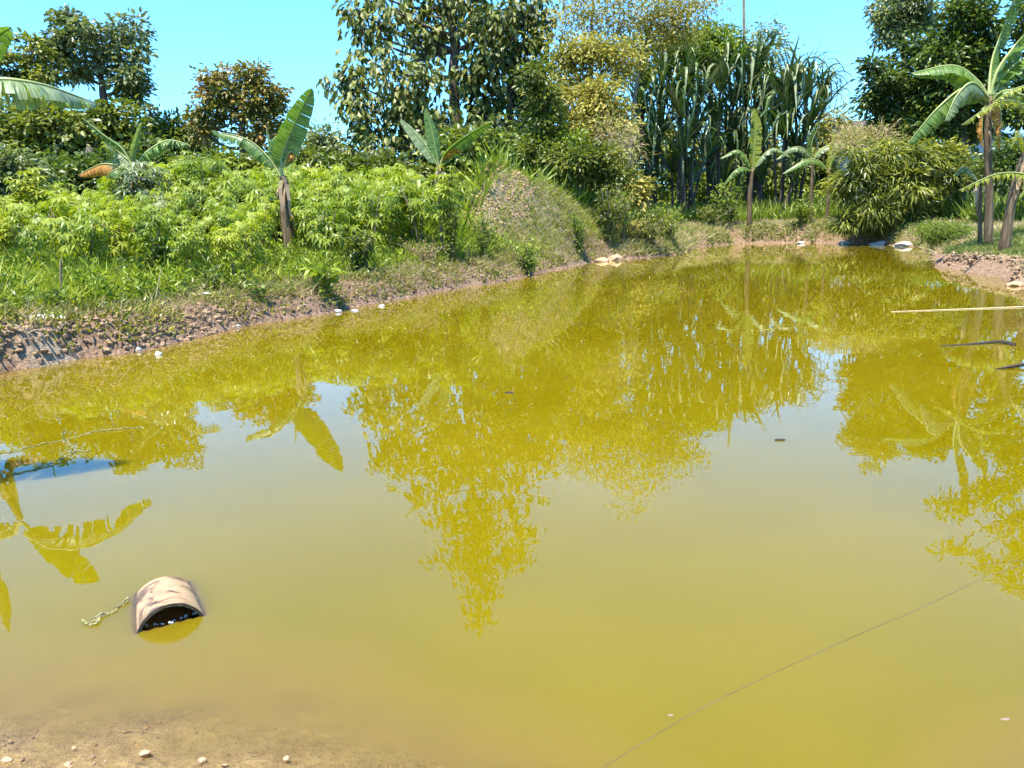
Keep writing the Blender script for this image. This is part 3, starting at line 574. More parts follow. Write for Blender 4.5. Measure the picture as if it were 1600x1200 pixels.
screwpine('rightmost screw pine with a round fan of leaves against the sky', 42.5, 1222, [(1228, 175, 1.15), (1235, 160, 1.1), (1262, 150, .95), (1262, 200, .9), (1225, 215, 1), (1245, 240, .9), (1285, 170, .85), (1240, 285, .7), (1210, 200, .9)], nleaf=40, dry=.25)

# ------------------------------------------------------------ bananas
def banana_leaf(parent, base, ctrl, wid, mat='ban', roll=0., fold=.35, torn=.5, dd=None, refl=False, petiole=.12, seed=0):
    """ctrl: list of (px,py,distance) along the midrib"""
    q_ = np.random.default_rng(seed + 50)
    PP = PR if refl else P
    pts = curve([(PR if len(c_) > 3 and c_[3] else PP)(*c_[:3]) for c_ in ctrl], 41) - base; n = 41
    T = nrm(np.gradient(pts, axis=0)); Ln = np.linalg.norm(np.diff(pts, axis=0), axis=1).sum()
    S = nrm(np.cross(T, np.array([0, 0, 1.])) + 1e-4); 
    for i in range(1, n):
        if np.dot(S[i], S[i - 1]) < 0: S[i] *= -1
    Nn = np.cross(S, T); Nn[Nn[:, 2] < 0] *= 1
    cr, sr = math.cos(roll), math.sin(roll); S2 = S * cr + Nn * sr; N2 = -S * sr + Nn * cr
    V = []; q = []; uv = []
    i0 = int(petiole * (n - 1)); 
    for side in (-1, 1):
        i = i0
        while i < n - 1:
            ln = int(q_.integers(2, 7)) if torn > 0 else 8; ln = max(1, int(ln * (1.4 - torn))); j = min(n - 1, i + ln)
            dr = fold + q_.normal() * .28 * torn + .2 * torn; sh = q_.normal() * .05 * torn; wsc = 1 - abs(q_.normal()) * .10 * torn
            b = len(V); m_ = j - i + 1
            for k in range(i, j + 1):
                t = (k - i0) / (n - 1 - i0); w_ = wid * .5 * (max(0, math.sin(math.pi * min(1, t ** .75 * .97 + .03))) ** .55) * wsc
                gap = .12 * torn * Ln / 40 * (1 if k == i else -1 if k == j else 0)
                for c_, f in enumerate((0, .4, .75, 1.0)):
                    a = dr * (.5 + .6 * f)
                    pos = pts[k] + S2[k] * side * w_ * f * math.cos(a) - N2[k] * w_ * f * math.sin(a) + T[k] * (sh * f * wid + gap * f * 3 + .10 * f * w_)
                    V.append(pos); uv.append((t + .001 * k, side * f, 0))
            for k in range(m_ - 1):
                for c_ in range(3): a = b + k * 4 + c_; q.append((a, a + 1, a + 5, a + 4))
            i = j
    o = mesh('leaf', np.array(V), np.array(q, np.int32), M[mat], parent, True)
    at = o.data.attributes.new('luv', 'FLOAT_VECTOR', 'POINT'); at.data.foreach_set('vector', np.array(uv, np.float32).ravel())
    tb = MB(); tb.tube(pts + N2 * .012, np.linspace(.035, .006, n) * (wid / .6), 5); r_ = tb.build('midrib', M['rib'], o, True)
    return o
def banana(label, d, stem, leaves, cat='banana plant', stemmat='stem', refl=False, group=None):
    PP = PR if refl else P
    pts = [PP(a, b_, d) for a, b_, r_ in stem]; b0 = pts[0].copy(); b0[2] = g1(b0[0], b0[1]); pts[0] = b0 - [0, 0, .08]
    e = empty('banana_plant', b0, label, cat, group)
    n = 5 * len(pts); cp = curve(pts, n) - b0; rr = np.interp(np.linspace(0, 1, n), np.linspace(0, 1, len(stem)), [s_[2] for s_ in stem])
    tb = MB(); tb.tube(cp, rr, 10, jit=.05); tb.build('stem', M[stemmat], e, True)
    if d < 26 and not refl:
        q_ = np.random.default_rng(int(d * 10)); 
        for k in range(5):
            i0 = int(q_.integers(n // 3, n - 1)); a = q_.uniform(-2.6, .2); dv = np.array([math.cos(a), math.sin(a), 0]); L_ = q_.uniform(.35, .8); wv = np.cross(dv, [0, 0, 1]) * q_.uniform(.03, .06)
            st = cp[i0]; Vs = []
            for j in range(5):
                t = j / 4; pj = st + dv * (rr[i0] + .01 + .10 * math.sin(t * 2.4) * q_.uniform(.5, 1.2)) - np.array([0, 0, L_ * t]); pj[:2] += (cp[max(0, i0 - 1)][:2] - st[:2]) * t
                Vs += [pj - wv * (1 - .6 * t), pj + wv * (1 - .6 * t) + dv * .01]
            mesh('dry_sheath', np.array(Vs), np.array([(2 * j, 2 * j + 1, 2 * j + 3, 2 * j + 2) for j in range(4)], np.int32), M['drygrass'] if k % 2 else M['ban_sheath'], e)
    for k, lf in enumerate(leaves):
        ctrl, wid, mat, kw = lf; banana_leaf(e, b0, ctrl, wid, mat, seed=int(abs(stem[0][0])) * 7 + k, refl=refl, **kw)
    return e
# A: stem outside the left edge
dA = 12.5
banana('banana plant at the left edge, one long torn leaf reaching into the sky', dA, [(-110, 460, .12), (-105, 330, .10), (-80, 175, .06)],
       [([(-80, 170, 11.8), (-30, 128, 11.9), (60, 132, 12.3), (150, 162, 14.)], .85, 'ban_pale', dict(roll=.15, fold=.85, torn=.7, petiole=.1)),
        ([(-80, 170, dA), (-50, 120, dA), (-10, 62, dA), (17, 42, dA)], .5, 'ban', dict(roll=.5, fold=.2, torn=.3)),
        ([(-80, 170, dA, 0), (-30, 860, dA, 1), (0, 930, dA, 1), (14, 992, dA, 1)], .30, 'ban', dict(roll=1.3, fold=.5, torn=.1)),
        ([(-80, 170, dA), (-120, 130, dA + .5), (-200, 130, dA + 1), (-280, 230, dA + 1)], .6, 'ban', dict(fold=.6, torn=.8)),
        ([(-80, 180, dA, 0), (20, 735, dA, 1), (50, 722, dA, 1), (68, 714, dA, 1)], .35, 'ban_dead', dict(fold=1., torn=.8))])
# B: with brown leaf
dB = 18.2
banana('banana plant with one drooping brown leaf above the left weeds', dB, [(212, 370, .10), (210, 310, .09), (208, 262, .06)],
       [([(208, 262, dB), (190, 232, dB), (160, 210, dB), (128, 184, dB)], .42, 'ban', dict(roll=.9, fold=.9, torn=1.)),
        ([(208, 262, dB), (200, 250, dB), (182, 236, dB), (163, 222, dB - .3)], .6, 'ban_pale', dict(roll=.5, fold=.5, torn=.6)),
        ([(210, 262, dB), (208, 240, dB), (214, 215, dB), (222, 190, dB)], .30, 'ban_pale', dict(roll=1.2, fold=1.0, torn=.1)),
        ([(212, 262, dB), (230, 238, dB), (262, 220, dB), (297, 227, dB)], .55, 'ban', dict(roll=.3, fold=.9, torn=1.)),
        ([(206, 268, dB), (190, 262, dB), (160, 257, dB), (122, 274, dB)], .6, 'ban_dead', dict(roll=.2, fold=1.1, torn=.35)),
        ([(208, 265, dB), (196, 262, dB), (180, 266, dB - .2), (165, 275, dB)], .5, 'ban', dict(roll=.2, fold=.8, torn=.7))])
# C: the tall one
dC = 17.8
banana('banana plant with a tall upright leaf and bare grey stem in the cassava', dC, [(454, 385, .15), (447, 340, .12), (445, 290, .09), (440, 275, .07)],
       [([(442, 280, dC), (440, 245, dC), (462, 190, dC), (488, 137, dC)], .66, 'ban', dict(roll=.9, fold=.25, torn=.25, petiole=.2)),
        ([(441, 280, dC), (437, 245, dC), (444, 205, dC), (452, 170, dC)], .22, 'ban', dict(roll=1.2, fold=1.1, torn=0.)),
        ([(440, 280, dC), (420, 248, dC), (385, 218, dC), (330, 205, dC)], .50, 'ban', dict(roll=.4, fold=.8, torn=.4, petiole=.22)),
        ([(440, 278, dC), (432, 250, dC), (422, 222, dC), (416, 196, dC)], .10, 'ban_pale', dict(roll=.3, fold=1., torn=0.)),
        ([(442, 262, dC), (436, 240, dC), (445, 222, dC), (457, 210, dC)], .55, 'ban', dict(roll=.9, fold=.5, torn=.3, petiole=0.)),
        ([(443, 262, dC), (452, 240, dC), (458, 240, dC), (456, 252, dC)], .35, 'ban_dead', dict(fold=.9, torn=.6))])
# D: young, three leaves
dD = 24.5
banana('young banana plant with three leaves spread like a fan behind cassava', dD, [(684, 300, .10), (685, 275, .09), (686, 255, .06)],
       [([(685, 262, dD), (672, 238, dD), (650, 210, dD), (626, 186, dD)], .55, 'ban_pale', dict(roll=.7, fold=.3, torn=.25)),
        ([(686, 260, dD), (681, 235, dD), (674, 200, dD), (665, 170, dD)], .45, 'ban', dict(roll=1.1, fold=.3, torn=.2)),
        ([(687, 262, dD), (698, 238, dD), (725, 215, dD), (768, 190, dD)], .7, 'ban', dict(roll=.5, fold=.4, torn=.3)),
        ([(688, 255, dD), (697, 240, dD), (710, 232, dD), (724, 236, dD)], .45, 'ban_dead', dict(roll=.3, fold=.8, torn=.6))])
# E: right
dE = 20
banana('big banana plant at the right edge with arching striped leaves', dE, [(1549, 350, .115), (1545, 280, .095), (1543, 220, .085), (1546, 150, .065)],
       [([(1545, 158, dE), (1528, 128, dE), (1490, 103, dE), (1424, 115, dE)], .85, 'ban', dict(roll=-.15, fold=.75, torn=.2)),
        ([(1545, 160, dE), (1510, 138, dE - .4), (1465, 170, dE - .6), (1418, 226, dE - .5)], .85, 'ban', dict(roll=.3, fold=1., torn=.45)),
        ([(1545, 155, dE), (1520, 130, dE - .7), (1495, 150, dE - 1.1), (1477, 190, dE - 1.2)], .7, 'ban_pale', dict(roll=.2, fold=1.1, torn=.4)),
        ([(1548, 150, dE), (1560, 110, dE), (1588, 70, dE), (1625, 30, dE)], .95, 'ban', dict(roll=.7, fold=.3, torn=.5)),
        ([(1550, 150, dE), (1575, 112, dE), (1610, 90, dE), (1660, 110, dE)], .9, 'ban', dict(roll=.4, fold=.6, torn=.6)),
        ([(1550, 155, dE), (1572, 142, dE - .5), (1600, 150, dE - .6), (1640, 180, dE - .6)], .6, 'ban_pale', dict(roll=.3, fold=.7, torn=.7)),
        ([(1545, 150, dE), (1552, 90, dE + .3), (1578, 20, dE + .4), (1600, -60, dE + .4)], .6, 'ban', dict(roll=1., fold=.2, torn=.4)),
        ([(1546, 158, dE), (1558, 158, dE - .2), (1564, 190, dE - .3), (1562, 235, dE - .3)], .4, 'ban_dead', dict(fold=1.2, torn=.9)),
        ([(1544, 165, dE), (1536, 172, dE - .2), (1534, 200, dE - .25), (1536, 232, dE - .25)], .3, 'ban_dead', dict(fold=1.3, torn=.9)),
        ([(1546, 165, dE), (1537, 162, dE - .1), (1530, 158, dE - .1), (1522, 153, dE - .1)], .08, 'ban_pale', dict(fold=.5, torn=0.))])
banana('leaning brown banana stem at the right edge with yellow torn leaves', 18.5, [(1572, 352, .13), (1584, 300, .10), (1602, 240, .085), (1625, 190, .08)],
       [([(1625, 200, 18.5), (1600, 165, 18.3), (1560, 160, 18.1), (1502, 196, 18)], .45, 'ban_y', dict(roll=.2, fold=.9, torn=1.1)),
        ([(1625, 200, 18.5), (1640, 150, 18.3), (1600, 135, 18.1), (1550, 160, 18)], .4, 'ban_y', dict(roll=.2, fold=.8, torn=1.1)),
        ([(1600, 245, 18.5), (1598, 220, 18.2), (1590, 205, 18), (1580, 232, 18)], .2, 'ban_y', dict(roll=.5, fold=.8, torn=.9)),
        ([(1625, 200, 18.5), (1660, 160, 18.5), (1700, 160, 18.5), (1740, 220, 18.5)], .5, 'ban', dict(fold=.7, torn=.8))])
banana('low banana sucker at the right edge with a comb-like yellow leaf', 17.2, [(1650, 370, .10), (1648, 330, .07), (1640, 300, .05)],
       [([(1640, 305, 17.2), (1610, 276, 17.1), (1560, 272, 17), (1498, 298, 16.9)], .48, 'ban_y', dict(roll=.3, fold=.8, torn=1.3)),
        ([(1640, 305, 17.2), (1630, 280, 17.1), (1610, 285, 17), (1592, 310, 16.9)], .3, 'ban_y', dict(roll=.3, fold=.8, torn=1.))])
banana('dark banana stump leaning left of the big banana stem', 20.8, [(1536, 342, .06), (1531, 300, .05), (1528, 282, .04)],
       [([(1528, 285, 20.8), (1515, 268, 20.6), (1505, 262, 20.5), (1490, 275, 20.4)], .3, 'ban_pale', dict(fold=.8, torn=.8))])
dS = 38.5
banana('banana with brown stem and one bright leaf before the screw pines', dS, [(1171, 340, .12), (1172, 300, .11), (1176, 265, .08)],
       [([(1176, 270, dS), (1178, 240, dS), (1180, 205, dS), (1179, 170, dS)], .8, 'ban_y', dict(roll=1.2, fold=.15, torn=.5)),
        ([(1176, 270, dS), (1165, 245, dS), (1150, 235, dS), (1125, 248, dS)], .5, 'ban', dict(fold=.8, torn=.6)),
        ([(1177, 268, dS), (1190, 245, dS), (1210, 232, dS), (1235, 245, dS)], .5, 'ban_pale', dict(fold=.8, torn=.7)),
        ([(1176, 268, dS), (1160, 262, dS - .3), (1145, 270, dS - .5), (1130, 290, dS - .5)], .5, 'ban', dict(fold=.8, torn=.6))])
banana('slim young banana with one upright yellow-green leaf left of the big shrub', 37.6, [(1292, 342, .08), (1294, 300, .07), (1296, 262, .05)],
       [([(1297, 268, 37.6), (1298, 250, 37.6), (1301, 230, 37.6), (1306, 206, 37.6)], .36, 'ban_y', dict(roll=1.1, fold=.3, torn=0.)),
        ([(1296, 268, 37.6), (1302, 245, 37.6), (1310, 235, 37.6), (1318, 245, 37.6)], .45, 'ban', dict(roll=.6, fold=.5, torn=.3)),
        ([(1295, 270, 37.6), (1280, 252, 37.6), (1258, 250, 37.4), (1222, 272, 37.2)], .6, 'ban', dict(roll=.2, fold=.6, torn=.4))])
banana('banana with pale hanging leaf in the shade left of the big shrub', 39.5, [(1268, 330, .1), (1268, 300, .09), (1270, 250, .06)],
       [([(1270, 252, 39.5), (1285, 232, 39.5), (1320, 224, 39.5), (1352, 240, 39.5)], .7, 'ban_pale', dict(roll=.1, fold=.7, torn=.6)),
        ([(1270, 252, 39.5), (1255, 232, 39.5), (1235, 232, 39.5), (1212, 250, 39.5)], .6, 'ban_pale', dict(roll=.2, fold=.8, torn=.6)),
        ([(1270, 252, 39.5), (1268, 225, 39.5), (1275, 205, 39.5), (1280, 190, 39.5)], .5, 'ban', dict(roll=1, fold=.4, torn=.6))])
# near plant outside the frame on the left, its shade falls on the water
def near_banana():
    b0 = np.array([-5.35, 3.45, 0.]); b0[2] = g1(b0[0], b0[1]); e = empty('banana_plant', b0, 'banana plant outside the left edge, shading the pond', 'banana plant')
    tb = MB(); tb.tube(curve([[0, 0, -.6], [.1, 0, 1.2], [.2, .1, 2.6]], 8), np.linspace(.14, .08, 8), 10); tb.build('stem', M['stem'], e, True)
    for k, en in enumerate(((2.35, .55, 3.1), (-1.6, .8, 3.2), (-.6, -1.8, 3.2))):
        en = np.array(en); ctr = [np.array([.2, .1, 2.6]), np.array([.2, .1, 2.6]) + (en - [.2, .1, 2.6]) * .35 + [0, 0, .5], en + [0, 0, .35] - (en - [.2, .1, 2.6]) * .3, en]
        q = [tuple(c_ + b0) for c_ in ctr]
        global P
        old = P; P = lambda a, b_, c_: np.array([a, b_, c_]); banana_leaf(e, b0, q, .62, 'ban', torn=.4, seed=k); P = old
near_banana()

# ------------------------------------------------------------ cassava field
def cassava_mesh(h, nl, seed, mat):
    q_ = np.random.default_rng(seed); e = empty('cassava_plant', (0, 0, 0)); tb = MB(); tips = []
    for k in range(3):
        a = q_.uniform(0, 6.28); t_ = np.array([math.cos(a) * .25, math.sin(a) * .25, h * q_.uniform(.8, 1)])
        tb.tube(curve([[0, 0, -.1], t_ * [.3, .3, .5], t_], 5), np.linspace(.018, .008, 5), 5); tips.append(t_)
    tb.build('stem', M['twig'], e)
    ti = q_.integers(0, 3, nl); u = q_.uniform(0, 1, nl) ** .6; tp = np.array(tips)[ti]
    O = tp * (.25 + .75 * u)[:, None]; az = q_.uniform(0, 6.28, nl); pl = q_.uniform(.1, .32, nl)
    O = O + np.stack([np.cos(az) * pl, np.sin(az) * pl, .10 * q_.normal(size=nl) + .06], 1); O[:, 2] += .0
    U = np.stack([np.cos(az), np.sin(az), -.45 + .35 * q_.normal(size=nl)], 1); W = np.array([0, 0, 1.]) + q_.normal(size=(nl, 3)) * .25
    L_ = q_.uniform(.14, .24, nl); V_, F_ = scatter(PALM, O, U, W, L_, L_); mesh('foliage', V_, F_, M[mat], e)
    return e
protos = [cassava_mesh(1.5, 85, 1, 'cassava'), cassava_mesh(1.3, 75, 2, 'cassava'), cassava_mesh(1.7, 95, 3, 'cassava'), cassava_mesh(1.0, 60, 4, 'cassava')]
used = [False] * 4
def top_px(px_):      # how high the field stands in view
    return np.interp(px_, [0, 100, 180, 230, 300, 380, 460, 560, 640, 700, 730], [330, 318, 305, 262, 250, 262, 258, 252, 250, 258, 300])
spots = []
for d in np.arange(13.6, 24.5, .85):
    for px_ in np.arange(-30, 708, 1050 / d):
        spots.append((px_ + rng.normal() * 14, d + rng.normal() * .2))
cnt = 0
for px_, d in spots:
    p0 = P(px_, 400, d); s_ = sdf([p0[0]], [p0[1]])[0][0]
    if s_ < 1.7: continue
    gzv = g1(p0[0], p0[1]); topz = P(px_, top_px(px_) + rng.normal() * 13, d)[2]
    h = min(topz - gzv, rng.uniform(.9, 1.3) + (d - 13) * .11)
    if h < .35 or (px_ < 160 and rng.uniform() < .35): continue
    if abs(px_ - 452) < 34 and d < 18.2: continue
    if px_ > 655 and d > 20: continue
    k = int(rng.integers(0, 4)); hh = [1.5, 1.3, 1.7, 1.0][k]
    if not used[k]: o = protos[k]; used[k] = True
    else: o = copy_tree(protos[k])
    o.location = (p0[0], p0[1], gzv); s2 = h / hh; o.scale = (max(.72, s2 * .85), max(.72, s2 * .85), s2); o.rotation_euler = (0, 0, rng.uniform(0, 6.28))
    colm = [(40, 'at the left edge of the field'), (120, 'below the yellow-leaved cassava'), (190, 'below the brown banana leaf'), (270, 'around the grey-green cassava'), (345, 'under the reddish tree'), (420, 'just left of the bare banana stem'), (500, 'just right of the bare banana stem'), (570, 'under the small distant tree'), (640, 'just left of the young banana'), (2000, 'at the right end of the field')]
    rowm = [(15.5, 'low cassava in the front rows'), (18.6, 'chest-high cassava in the middle rows'), (21.5, 'tall cassava behind the middle rows'), (99, 'tall cassava in the hindmost rows')]
    lab = next(b_ for a_, b_ in rowm if d < a_) + ' ' + next(b_ for a_, b_ in colm if px_ < a_)
    tag(o, lab, 'cassava plant', 'cassava plants in the field behind the left bank'); cnt += 1
print('cassava', cnt)
def cassava_special(px_, d, ty, label, mat, seed, nl=110, sx=1.1):
    p0 = P(px_, 400, d); g_ = g1(p0[0], p0[1]); h = P(px_, ty, d)[2] - g_
    e = cassava_mesh(h, nl, seed, mat); e.location = (p0[0], p0[1], g_); e.scale = (sx, sx, 1); tag(e, label, 'cassava plant')
cassava_special(80, 19, 272, 'yellow-leaved cassava plant at left, taller than its neighbours', 'yellowbush', 21, 130, 1.3)
cassava_special(22, 18, 306, 'yellow-leaved low cassava plant at the left edge', 'yellowbush', 22, 120, 1.3)
cassava_special(5, 16, 330, 'yellow-green low bushy cassava nearest the left edge', 'yellowbush', 23, 110, 1.2)
cassava_special(250, 17.5, 248, 'tall grey-green cassava just right of the brown banana leaf', 'grey', 24, 170, 1.3)
cassava_special(235, 16.5, 300, 'grey-green cassava in front of the banana with the brown leaf', 'grey', 25, 150, 1.2)
cassava_special(330, 19.5, 242, 'light green cassava whose top shows left of the tall banana leaf', 'cassava', 26, 140, 1.3)
cassava_special(300, 20.5, 240, 'light green cassava highest in the field, under the reddish tree', 'cassava', 27, 140, 1.3)
cassava_special(690, 19, 262, 'cassava at the right end of the field below the young banana', 'cassava', 28, 120, 1.1)

# ------------------------------------------------------------ ground cover
def cover(name, label, cat, mat, n, xr, yr, cond, Lr, Wr, lean=.5, tm=BLADE, bend=1., patch_=.0, pseed=9, hang=0., zr=0.):
    x = rng.uniform(*xr, n); y = rng.uniform(*yr, n); z, s = gz(x, y, True)
    k = cond(x, y, z, s)
    if patch_: k &= (wob(x, y, 2.2, pseed) + .5 * wob(x, y, .8, pseed + 1) + rng.normal(size=n) * .25) > patch_
    vx = np.abs(x) < .75 * y + 1.2; k &= vx
    x, y, z, s = x[k], y[k], z[k], s[k]; m_ = len(x); O = np.stack([x, y, z - .01 + zr * rng.uniform(0, 1, m_) * np.clip(.55 + .6 * wob(x, y, 1.1, 51), .05, 1.3)], 1)
    U = np.stack([rng.normal(size=m_) * lean, rng.normal(size=m_) * lean, np.ones(m_) - hang * rng.uniform(0, 1.6, m_)], 1); a = rng.uniform(0, 6.28, m_)
    W = np.stack([np.cos(a), np.sin(a), np.zeros(m_) + .1], 1); L_ = rng.uniform(*Lr, m_) * (1 + .3 * wob(x, y, 1.3, 12)); w_ = rng.uniform(*Wr, m_)
    V_, F_ = scatter(tm, O, U, W, L_, w_, L_ * bend)
    o = mesh(name, V_, F_, M[mat]); tag(o, label, cat, kind='stuff'); print(name, m_); return o
LB = lambda x, y: (x < 2.2) & (y < 24)
cover('tall_grass', 'bright tall grass and weeds behind the left bank', 'grass', 'tallgrass', 150000, (-16, 3), (7.5, 22), lambda x, y, z, s: (s > 1.0) & (x < y * .02 + .6) & (rng.uniform(size=len(x)) < np.clip((s - .7) / 1.2, 0, 1)), (.2, .5), (.012, .03), .6, bend=1.4)
cover('weeds', 'leafy low weeds along the left bank', 'weeds', 'cassava', 130000, (-14, 4), (8, 22), lambda x, y, z, s: (s > .8) & (s < 5), (.07, .17), (.03, .06), 1.2, OVAL, 1, -.05, zr=.55)
cover('dark_weeds', 'darker leafy weeds among the grass of the left bank', 'weeds', 'mid', 90000, (-14, 4), (8, 22), lambda x, y, z, s: (s > .9) & (s < 6), (.07, .15), (.03, .05), 1.2, OVAL, 1, .35, 61, zr=.5)
cover('short_grass', 'thin short grass on top of the left bank', 'grass', 'shortgrass', 90000, (-12, 9), (7.5, 27), lambda x, y, z, s: (s > np.where(x < G(110, 505, .5)[0], .75, .35)) & (s < 3.2), (.06, .17), (.007, .014), .9, patch_=-.35)
cover('dry_grass', 'dry brown stubble and twigs on the face of the left bank', 'dry grass', 'drygrass', 260000, (-9, 10), (7.5, 36), lambda x, y, z, s: (s > .08) & (s < 1.5) & ((x > -5.6) | (s > .3)) & (rng.uniform(size=len(x)) < np.clip((x + 7.0) / 2.5, .12, 1)), (.10, .34), (.007, .015), 1.1, bend=1.2, patch_=-.6, pseed=15, hang=.5)
cover('bank_weeds', 'olive green weeds hanging from the face of the left bank', 'weeds', 'olive', 170000, (-6, 10), (7.5, 34), lambda x, y, z, s: (s > .02) & (s < 1.3), (.05, .13), (.02, .045), 1.1, OVAL, 1., -.15, 18, zr=.12)
cover('bank_fringe', 'arching grass tufts hanging over the crest of the left bank', 'grass', 'shortgrass', 90000, (-8, 10), (7.5, 34), lambda x, y, z, s: (s > .12) & (s < 1.2) & (x > G(110, 505, .5)[0]), (.14, .36), (.007, .014), .9, bend=1.8, patch_=-.05, pseed=71, hang=.3)
cover('bank_creeper', 'small dark green creepers on the face and foot of the left bank', 'creeper', 'mid', 150000, (-6.5, 10), (7.5, 36), lambda x, y, z, s: (s > .0) & (s < 1.6), (.05, .12), (.025, .045), 1.2, OVAL, 1., .15, 83, zr=.22)
cover('mound_hay', 'dead straw lying over the earth mound', 'dry grass', 'hay', 90000, (-3, 10), (16, 38), lambda x, y, z, s: (s > .6) & (z > .7), (.10, .30), (.010, .02), 1.4, bend=1.2, patch_=-.2, pseed=21)
cover('mound_grass', 'green grass patches on the earth mound', 'grass', 'tallgrass', 120000, (-3, 10), (15, 38), lambda x, y, z, s: (s > .5) & (z > .5), (.12, .3), (.014, .028), .7, patch_=.0, pseed=25)
cover('far_grass', 'dry and green grass on the far bank', 'grass', 'hay', 230000, (4, 26), (24, 46), lambda x, y, z, s: (s > .02) & (s < 4), (.12, .36), (.016, .03), 1., patch_=-1.1, pseed=28, hang=.4)
cover('far_weeds', 'leafy weeds hanging over the far bank', 'weeds', 'shortgrass', 140000, (4, 26), (25, 44), lambda x, y, z, s: (s > .0) & (s < 1.5), (.12, .22), (.06, .1), 1.2, OVAL, 1, -.1, 41)
cover('far_meadow', 'sunlit green undergrowth beyond the far bank', 'undergrowth', 'light', 90000, (-2, 36), (29, 56), lambda x, y, z, s: (s > 3), (.5, 1.3), (.04, .09), .5)
cover('right_grass', 'short pale grass on the right shore', 'grass', 'shortgrass', 170000, (7, 20), (14, 27), lambda x, y, z, s: (s > .22) & (x > .4 * y), (.06, .18), (.008, .018), .8, patch_=-.7, pseed=33)
cover('field_floor', 'low green growth under the trees at left', 'undergrowth', 'cassava', 80000, (-36, 4), (21, 50), lambda x, y, z, s: (s > 2), (.5, 1.1), (.05, .09), .6)

# broad-leaved herb and weed shrubs on the banks
def plant(name, label, px_, d, hpx, wpx, mat, n, leaf, stems=5, cat='plant', tm=OVAL, droop=.2, sz=.0, s_min=.15):
    p0 = P(px_, 400, d); g_ = g1(p0[0], p0[1]); h = hpx / F * d; wd = wpx / F * d
    e = empty(name, (p0[0], p0[1], g_), label, cat); tb = MB(); O = []; U = []
    for k in range(stems):
        t_ = np.array([rng.normal() * wd * .4, rng.normal() * wd * .35, h * rng.uniform(.7, 1)]); cpt = curve([[0, 0, -.05], t_ * [.35, .35, .55], t_], 6)
        tb.tube(cpt, np.linspace(.014, .005, 6) * (d / 20), 4)
        u = rng.uniform(.15 + sz, 1, n // stems); i = (u * 5).astype(int).clip(0, 4); fr_ = (u * 5 - i)[:, None]; pt = cpt[i] * (1 - fr_) + cpt[i + 1] * fr_
        O.append(pt + rng.normal(size=pt.shape) * wd * .10); U.append(rng.normal(size=pt.shape) + [0, 0, .4 - droop])
    O = np.concatenate(O); U = np.concatenate(U); L_ = leaf[0] * rng.uniform(.6, 1.2, len(O)); V_, F_ = scatter(tm, O, U, np.array([0, 0, 1.]) + rng.normal(size=O.shape) * .5, L_, L_ * leaf[1] / leaf[0])
    tb.build('stem', M['twig'], e); mesh('foliage', V_, F_, M[mat], e); return e
def dsh(px_, py_): return G(px_, py_)[1]
plant('herb', 'bright broad-leaved herb on the edge of the left bank', 500, dsh(500, 489) + .25, 52, 38, 'cassava', 60, (.26, .12), 7)
plant('herb', 'small leafy sprig low on the bank left of the bright herb', 400, dsh(400, 503) + .15, 30, 20, 'light', 30, (.14, .07), 4)
plant('weed', 'tall stalky weed growing on the right shoulder of the mound', 952, 27.2, 95, 42, 'mid', 620, (.16, .06), 12)
plant('weed', 'light green stalky weed beside the tall weed on the mound', 975, 28, 88, 30, 'light', 420, (.15, .05), 9)
plant('weed', 'dark weed overhanging the water below the tall mound weed', 945, dsh(945, 405) + .45, 48, 48, 'mid', 520, (.16, .07), 10)
plant('weed', 'green leafy weed on the bank left of the rust-coloured rock', 906, dsh(906, 413) + .5, 62, 24, 'light', 340, (.15, .06), 7)
plant('weed', 'olive bushy weed over the shore right of the rust-coloured rock', 1010, dsh(1010, 402) + .5, 52, 60, 'shrub', 700, (.14, .06), 14)
plant('weed', 'yellow-green weed on the slope where the mound meets the far bank', 1045, 29.5, 56, 50, 'light', 700, (.16, .05), 14)
plant('weed', 'yellow-green weed on the sunny front of the mound', 828, 20.4, 60, 40, 'light', 420, (.14, .05), 9)
plant('weed', 'thin green weed on the left flank of the mound', 755, 19.6, 66, 30, 'light', 300, (.13, .04), 8)
plant('weed', 'dark green weed where the field meets the mound', 705, 18.5, 92, 26, 'mid', 420, (.15, .06), 8)
plant('weed', 'dark leafy weed in front of the cassava field', 562, 15.5, 70, 44, 'mid', 600, (.13, .06), 10)
plant('weed', 'dark leafy weed below the grey-green cassava', 248, 13.8, 60, 44, 'mid', 520, (.13, .05), 10)
plant('weed', 'green round weed on the far bank edge', 1252, dsh(1252, 379) + .6, 40, 40, 'light', 460, (.2, .08), 9)
plant('weed', 'small dark weed on the far bank near the white stones', 1110, dsh(1110, 382) + .6, 36, 34, 'mid', 400, (.2, .08), 9)
plant('weed', 'brownish weed hanging at the waterline under the tall mound weed', 985, dsh(985, 403) + .3, 34, 46, 'olive', 420, (.13, .05), 12)
plant('weed', 'light weed at the foot of the screw pines', 1140, 39, 70, 40, 'light', 420, (.28, .1), 9)
plant('weed', 'leafy weed on the bank crest left of the mound stone', 668, dsh(668, 457) + 1.3, 40, 50, 'drygrass', 420, (.09, .03), 12)

